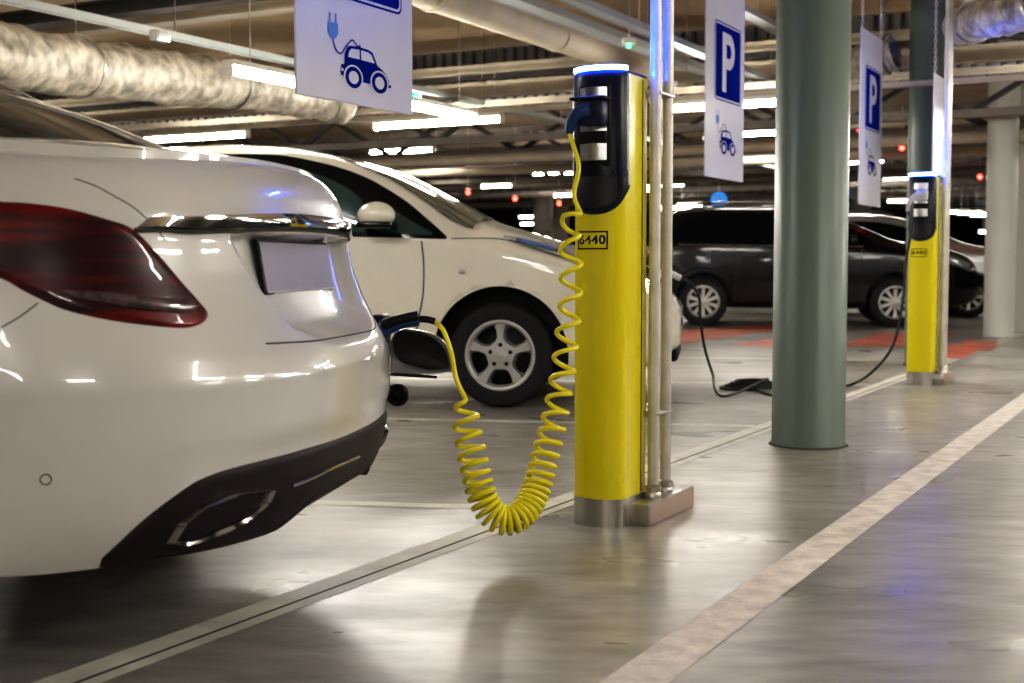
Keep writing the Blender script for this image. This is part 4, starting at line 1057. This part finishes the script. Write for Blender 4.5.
run('cable_tray', 690, 50, 2.6, .10, .05, tray_m, 'pale cable tray passing behind the second parking sign', 1, 13.1)
run('ceiling_duct', 1005, 40, 2.95, .05, .05, galv, 'thin steel pipe descending the right of the ceiling', 1, 13.1, 'duct')
# crumpled foil-wrapped ducts
def foil(name, pts, rad, label, bands=()):
    P = spline(pts, 160); root = thing(name, P[80], 0, label, 'duct', 'foil wrapped ducts')
    rng = np.random.RandomState(3)
    T_ = np.gradient(P, axis=0); T_ /= np.linalg.norm(T_, axis=1, keepdims=True); up = np.array([0, 0, 1.]); X_ = np.cross(T_, up); X_ /= np.linalg.norm(X_, axis=1, keepdims=True); U_2 = np.cross(X_, T_)
    nA = 48; noise = rng.randn(160, nA)
    for _ in range(2): noise = (noise+np.roll(noise, 1, 0)+np.roll(noise, 1, 1)+np.roll(noise, -1, 1))/2.2
    rows = []
    for i in range(160):
        a = np.linspace(0, 2*PI, nA+1)[:-1]; rr = rad*(1+.028*noise[i]+.03*math.sin(i*.45)); rows.append(P[i]+X_[i]*(rr*np.cos(a))[:, None]+U_2[i]*(rr*np.sin(a))[:, None])
    MB().grid(np.array(rows), closev=True).build('foil_wrap', duct_m, root, world=True, angle=80)
    for q in bands:
        i = int(q*159); b = MB().tube([P[i]+X_[i]*math.cos(a)*(rad+.01)+U_2[i]*math.sin(a)*(rad+.01) for a in np.linspace(0, 2*PI, 41)[:-1]], .012, 6, closed=True); b.build('duct_band', steel, root, world=True); MB().tube([P[i]+np.array([0, 0, rad]), [P[i][0], P[i][1], CZ+.001]], .006, 5).build('hanger_rod', steel, root, world=True)
    return root
foil('insulated_duct', [at(-120, 32, 7.4), at(-20, 52, 8.4), at(100, 70, 10.0), at(180, 79, 11.0), at(250, 87, 12.0), at(310, 96, 12.8), at(345, 102, 13.1)], .215, 'long crumpled foil-wrapped duct at the upper left of the ceiling', (.3, .62, .93))
foil('insulated_duct', [at(1120, -30, 8.3), at(1030, 8, 9.0), at(985, 20, 9.5), at(960, 26, 10.2)], .135, 'foil-wrapped duct at the upper right corner of the photo', (.3, .8))
foil('insulated_duct', [at(895, 52, 11.2), at(875, 59, 11.3), at(850, 66, 11.45), at(800, 76, 11.8)], .15, 'foil-wrapped duct behind the tops of the two grey-green columns', (.2, .8))
# bent conduit at the far post and a small junction box on the tray
jb = thing('junction_box', at(160, 36, 8.6), ROWROT, 'small grey junction box clipped on the cable tray', 'box')
MB().box((0, 0, 0), (.07, .13, .07), 0, .008).build('box_body', galv, jb); MB().box((.037, 0, 0), (.006, .11, .055), 0, .002).build('box_lid', tray_m, jb)

# fluorescent lights
def light(name, a, r, z, along, label, Lg=1.45, em=tube_em, group='fluorescent ceiling lights', housing=True, loc=None):
    c = RC(a, r, z) if loc is None else np.array(loc); dv = RV if along == 'r' else AV
    root = thing(name, c, 0, label, 'ceiling light', group)
    MB().bar(c-dv*Lg/2, c+dv*Lg/2, .062, .050).build('diffuser', em, root, world=True, smooth=False)
    MB().bar(c-dv*(Lg/2+.02)+np.array([0, 0, .045]), c+dv*(Lg/2+.02)+np.array([0, 0, .045]), .10, .035).build('housing', fixture_m, root, world=True, smooth=False)
    for s_ in (-1, 1):
        MB().bar(c+dv*s_*(Lg/2+.006)-np.array([0, 0, .005]), c+dv*s_*(Lg/2+.035)-np.array([0, 0, .005]), .075, .07).build('end_cap', fixture_m, root, world=True, smooth=False)
    for s_ in (-1, 1):
        q = c+dv*s_*Lg*.36+np.array([0, 0, .06]); MB().tube([q, np.array([q[0], q[1], CZ+.001])], .004, 5).build('hanger_rod', steel, root, world=True)
    return root
GL = 'bright fluorescent tube light hung crosswise under the ceiling rail'
# the visible row, left to right
p = at(437, 123, 13.2); ar, rr0 = toRC(p); zl = p[2]
names = {-2: 'fluorescent tube light hung beyond the left end of the visible row', -1: 'fluorescent tube light between the roofline of the sedan and the duct', 0: 'brightest fluorescent tube light left of the near charging post', 1: 'fluorescent tube light passing behind the second parking sign', 2: 'fluorescent tube light hidden behind the grey-green column'}
for k in range(-4, 4):
    light('fluorescent_light', ar+3.18*k, rr0, zl, 'a', names.get(k, GL))
b = thing('light_rail', RC(-4, rr0, zl+.09), 0, 'pale beige rail carrying the row of tube lights', 'rail')
MB().bar(RC(-22, rr0, zl+.085), RC(12, rr0, zl+.085), .07, .045).build('rail_profile', beige, b, world=True, smooth=False)
# along-row pair beside the tray
p = at(300, 83.5, 9.0); a2, r2 = toRC(p); z2_ = p[2]
light('fluorescent_light', a2, r2, z2_, 'r', 'fluorescent tube light left of the large hanging sign')
light('fluorescent_light', a2, r2+1.62, z2_, 'r', 'fluorescent tube light just right of the large hanging sign')
# lights added above and behind the view to brighten near bays and lane
for (a, r) in ((-7.2, 3.3), (-4.4, 3.3), (1.6, 3.4), (-.6, -2.2), (2.4, -1.5), (2.6, 4.2), (2.6, 7.0), (2.6, 10.), (4.9, 5.2), (4.9, 9), (3.4, 13.5), (1.2, -5.5)):
    light('fluorescent_light', a, r, 2.62, 'a' if a < 2 else 'r', 'tube light added out of view to brighten the near bays and lane')
# far lights
FLD = 'small distant ceiling light glowing in the dark back of the hall'
for (x, y, Y, L_) in ((441.5, 187, 27, .8), (447, 170.5, 30, .7), (497, 186, 24, .55), (575, 195, 26, .8), (530, 224, 34, .45), (528, 217, 36, .45), (406, 156, 22, .7), (690, 205, 26, .45), (702, 164, 24, .3), (772, 176, 24, .3), (820, 178, 28, .5), (900, 201, 26, .4), (970, 213, 26, .4), (984, 215, 26, .4), (960, 212, 30, .4), (990, 232, 30, .4), (676, 208, 25, .6), (555, 232, 38, .5), (430, 157, 22, .3), (640, 190, 26, .4), (800, 215, 30, .4)):
    c = at(x, y, Y); light('distant_light', 0, 0, 0, 'a', FLD, L_*1.1, tube_far, 'distant lights', loc=c)
# unseen mid-hall lights that light the far bays
for a in (-12, -6, 0, 5):
    for r in (18.4, 24.4, 30.):
        light('fluorescent_light', a, r, 2.75, 'a', 'fluorescent tube light in the middle depth of the hall', 1.2)
# bay status dots on the ceiling
def dot(name, x, y, Y, m, label, group, r=.035):
    root = thing(name, at(x, y, Y), 0, label, 'indicator light', group)
    MB().sphere((0, 0, 0), r, 12).build('lens', m, root); MB().box((0, 0, r+.02), (.1, .1, .04), 0, .01).build('holder', fixture_m, root); MB().tube([(0, 0, r+.03), (0, 0, CZ-root.location[2]+.001)], .005, 5).build('hanger_rod', steel, root)
for x, y, Y in ((468, 192.5, 22), (515, 199, 22.5), (559, 203.5, 23), (902, 148, 19), (860, 133, 18), (980, 177, 22)):
    dot('red_indicator', x, y, Y, red_em, 'small red bay indicator light under the far ceiling', 'red bay indicators')
for x, y, Y in ((629, 46, 9.5), (671, 88, 11)):
    dot('green_indicator', x, y, Y, green_em, 'small green indicator light beside the near post', 'green bay indicators', .014)
gs = thing('exit_sign', at(417.5, 103, 11.), ROWROT, 'small green lit exit sign at the right edge of the large hanging sign', 'sign')
MB().box((0, 0, 0), (.07, .03, .14), 0, .004).build('sign_box', fixture_m, gs); MB().box((0, -.018, 0), (.06, .006, .13), 0, .001).build('lit_face', green_em, gs)
bs = thing('round_sign', at(719, 200, 23.5), 0, 'round blue direction sign above the roof of the black car', 'sign')
MB().lathe([(0, .01), (.15, .01), (.15, -.01), (0, -.01)], (0, 0, 0), (0, -1, 0), 32).build('disc', bsign, bs); MB().box((0, -.014, -.01), (.035, .006, .14)).build('arrow', signw, bs, smooth=False)
MB().tube([(0, .02, .12), (0, .02, .6)], .01, 6).build('sign_hanger', steel, bs)

# world: faint ambient only
w = bpy.data.worlds.new('hall_air'); scene.world = w; w.use_nodes = True
w.node_tree.nodes['Background'].inputs[0].default_value = (1, .93, .82, 1); w.node_tree.nodes['Background'].inputs[1].default_value = .05
# ================================================================== CAMERA
cd = bpy.data.cameras.new('camera'); cam = bpy.data.objects.new('camera', cd); COL.objects.link(cam)
cam.location = CAMP; cam.rotation_euler = (PI/2-PITCH, 0, 0); cd.sensor_width = 36; cd.lens = FPX/1024*36
cd.clip_end = 200; cd.dof.use_dof = True; cd.dof.focus_distance = 4.15; cd.dof.aperture_fstop = 4.0
scene.camera = cam
scene.view_settings.view_transform = 'Standard'; scene.view_settings.look = 'None'; scene.view_settings.exposure = 1.0; scene.view_settings.gamma = 1.0
vs = scene.view_settings; vs.use_curve_mapping = True
cm = vs.curve_mapping; cc = cm.curves[3]
for x_, y_ in ((.03, .017), (.12, .10), (.35, .37), (.7, .78)): cc.points.new(x_, y_)
cm.update()
scene.cycles.use_denoising = True; scene.cycles.max_bounces = 6; scene.cycles.caustics_reflective = False; scene.cycles.caustics_refractive = False
scene.cycles.sample_clamp_indirect = 6
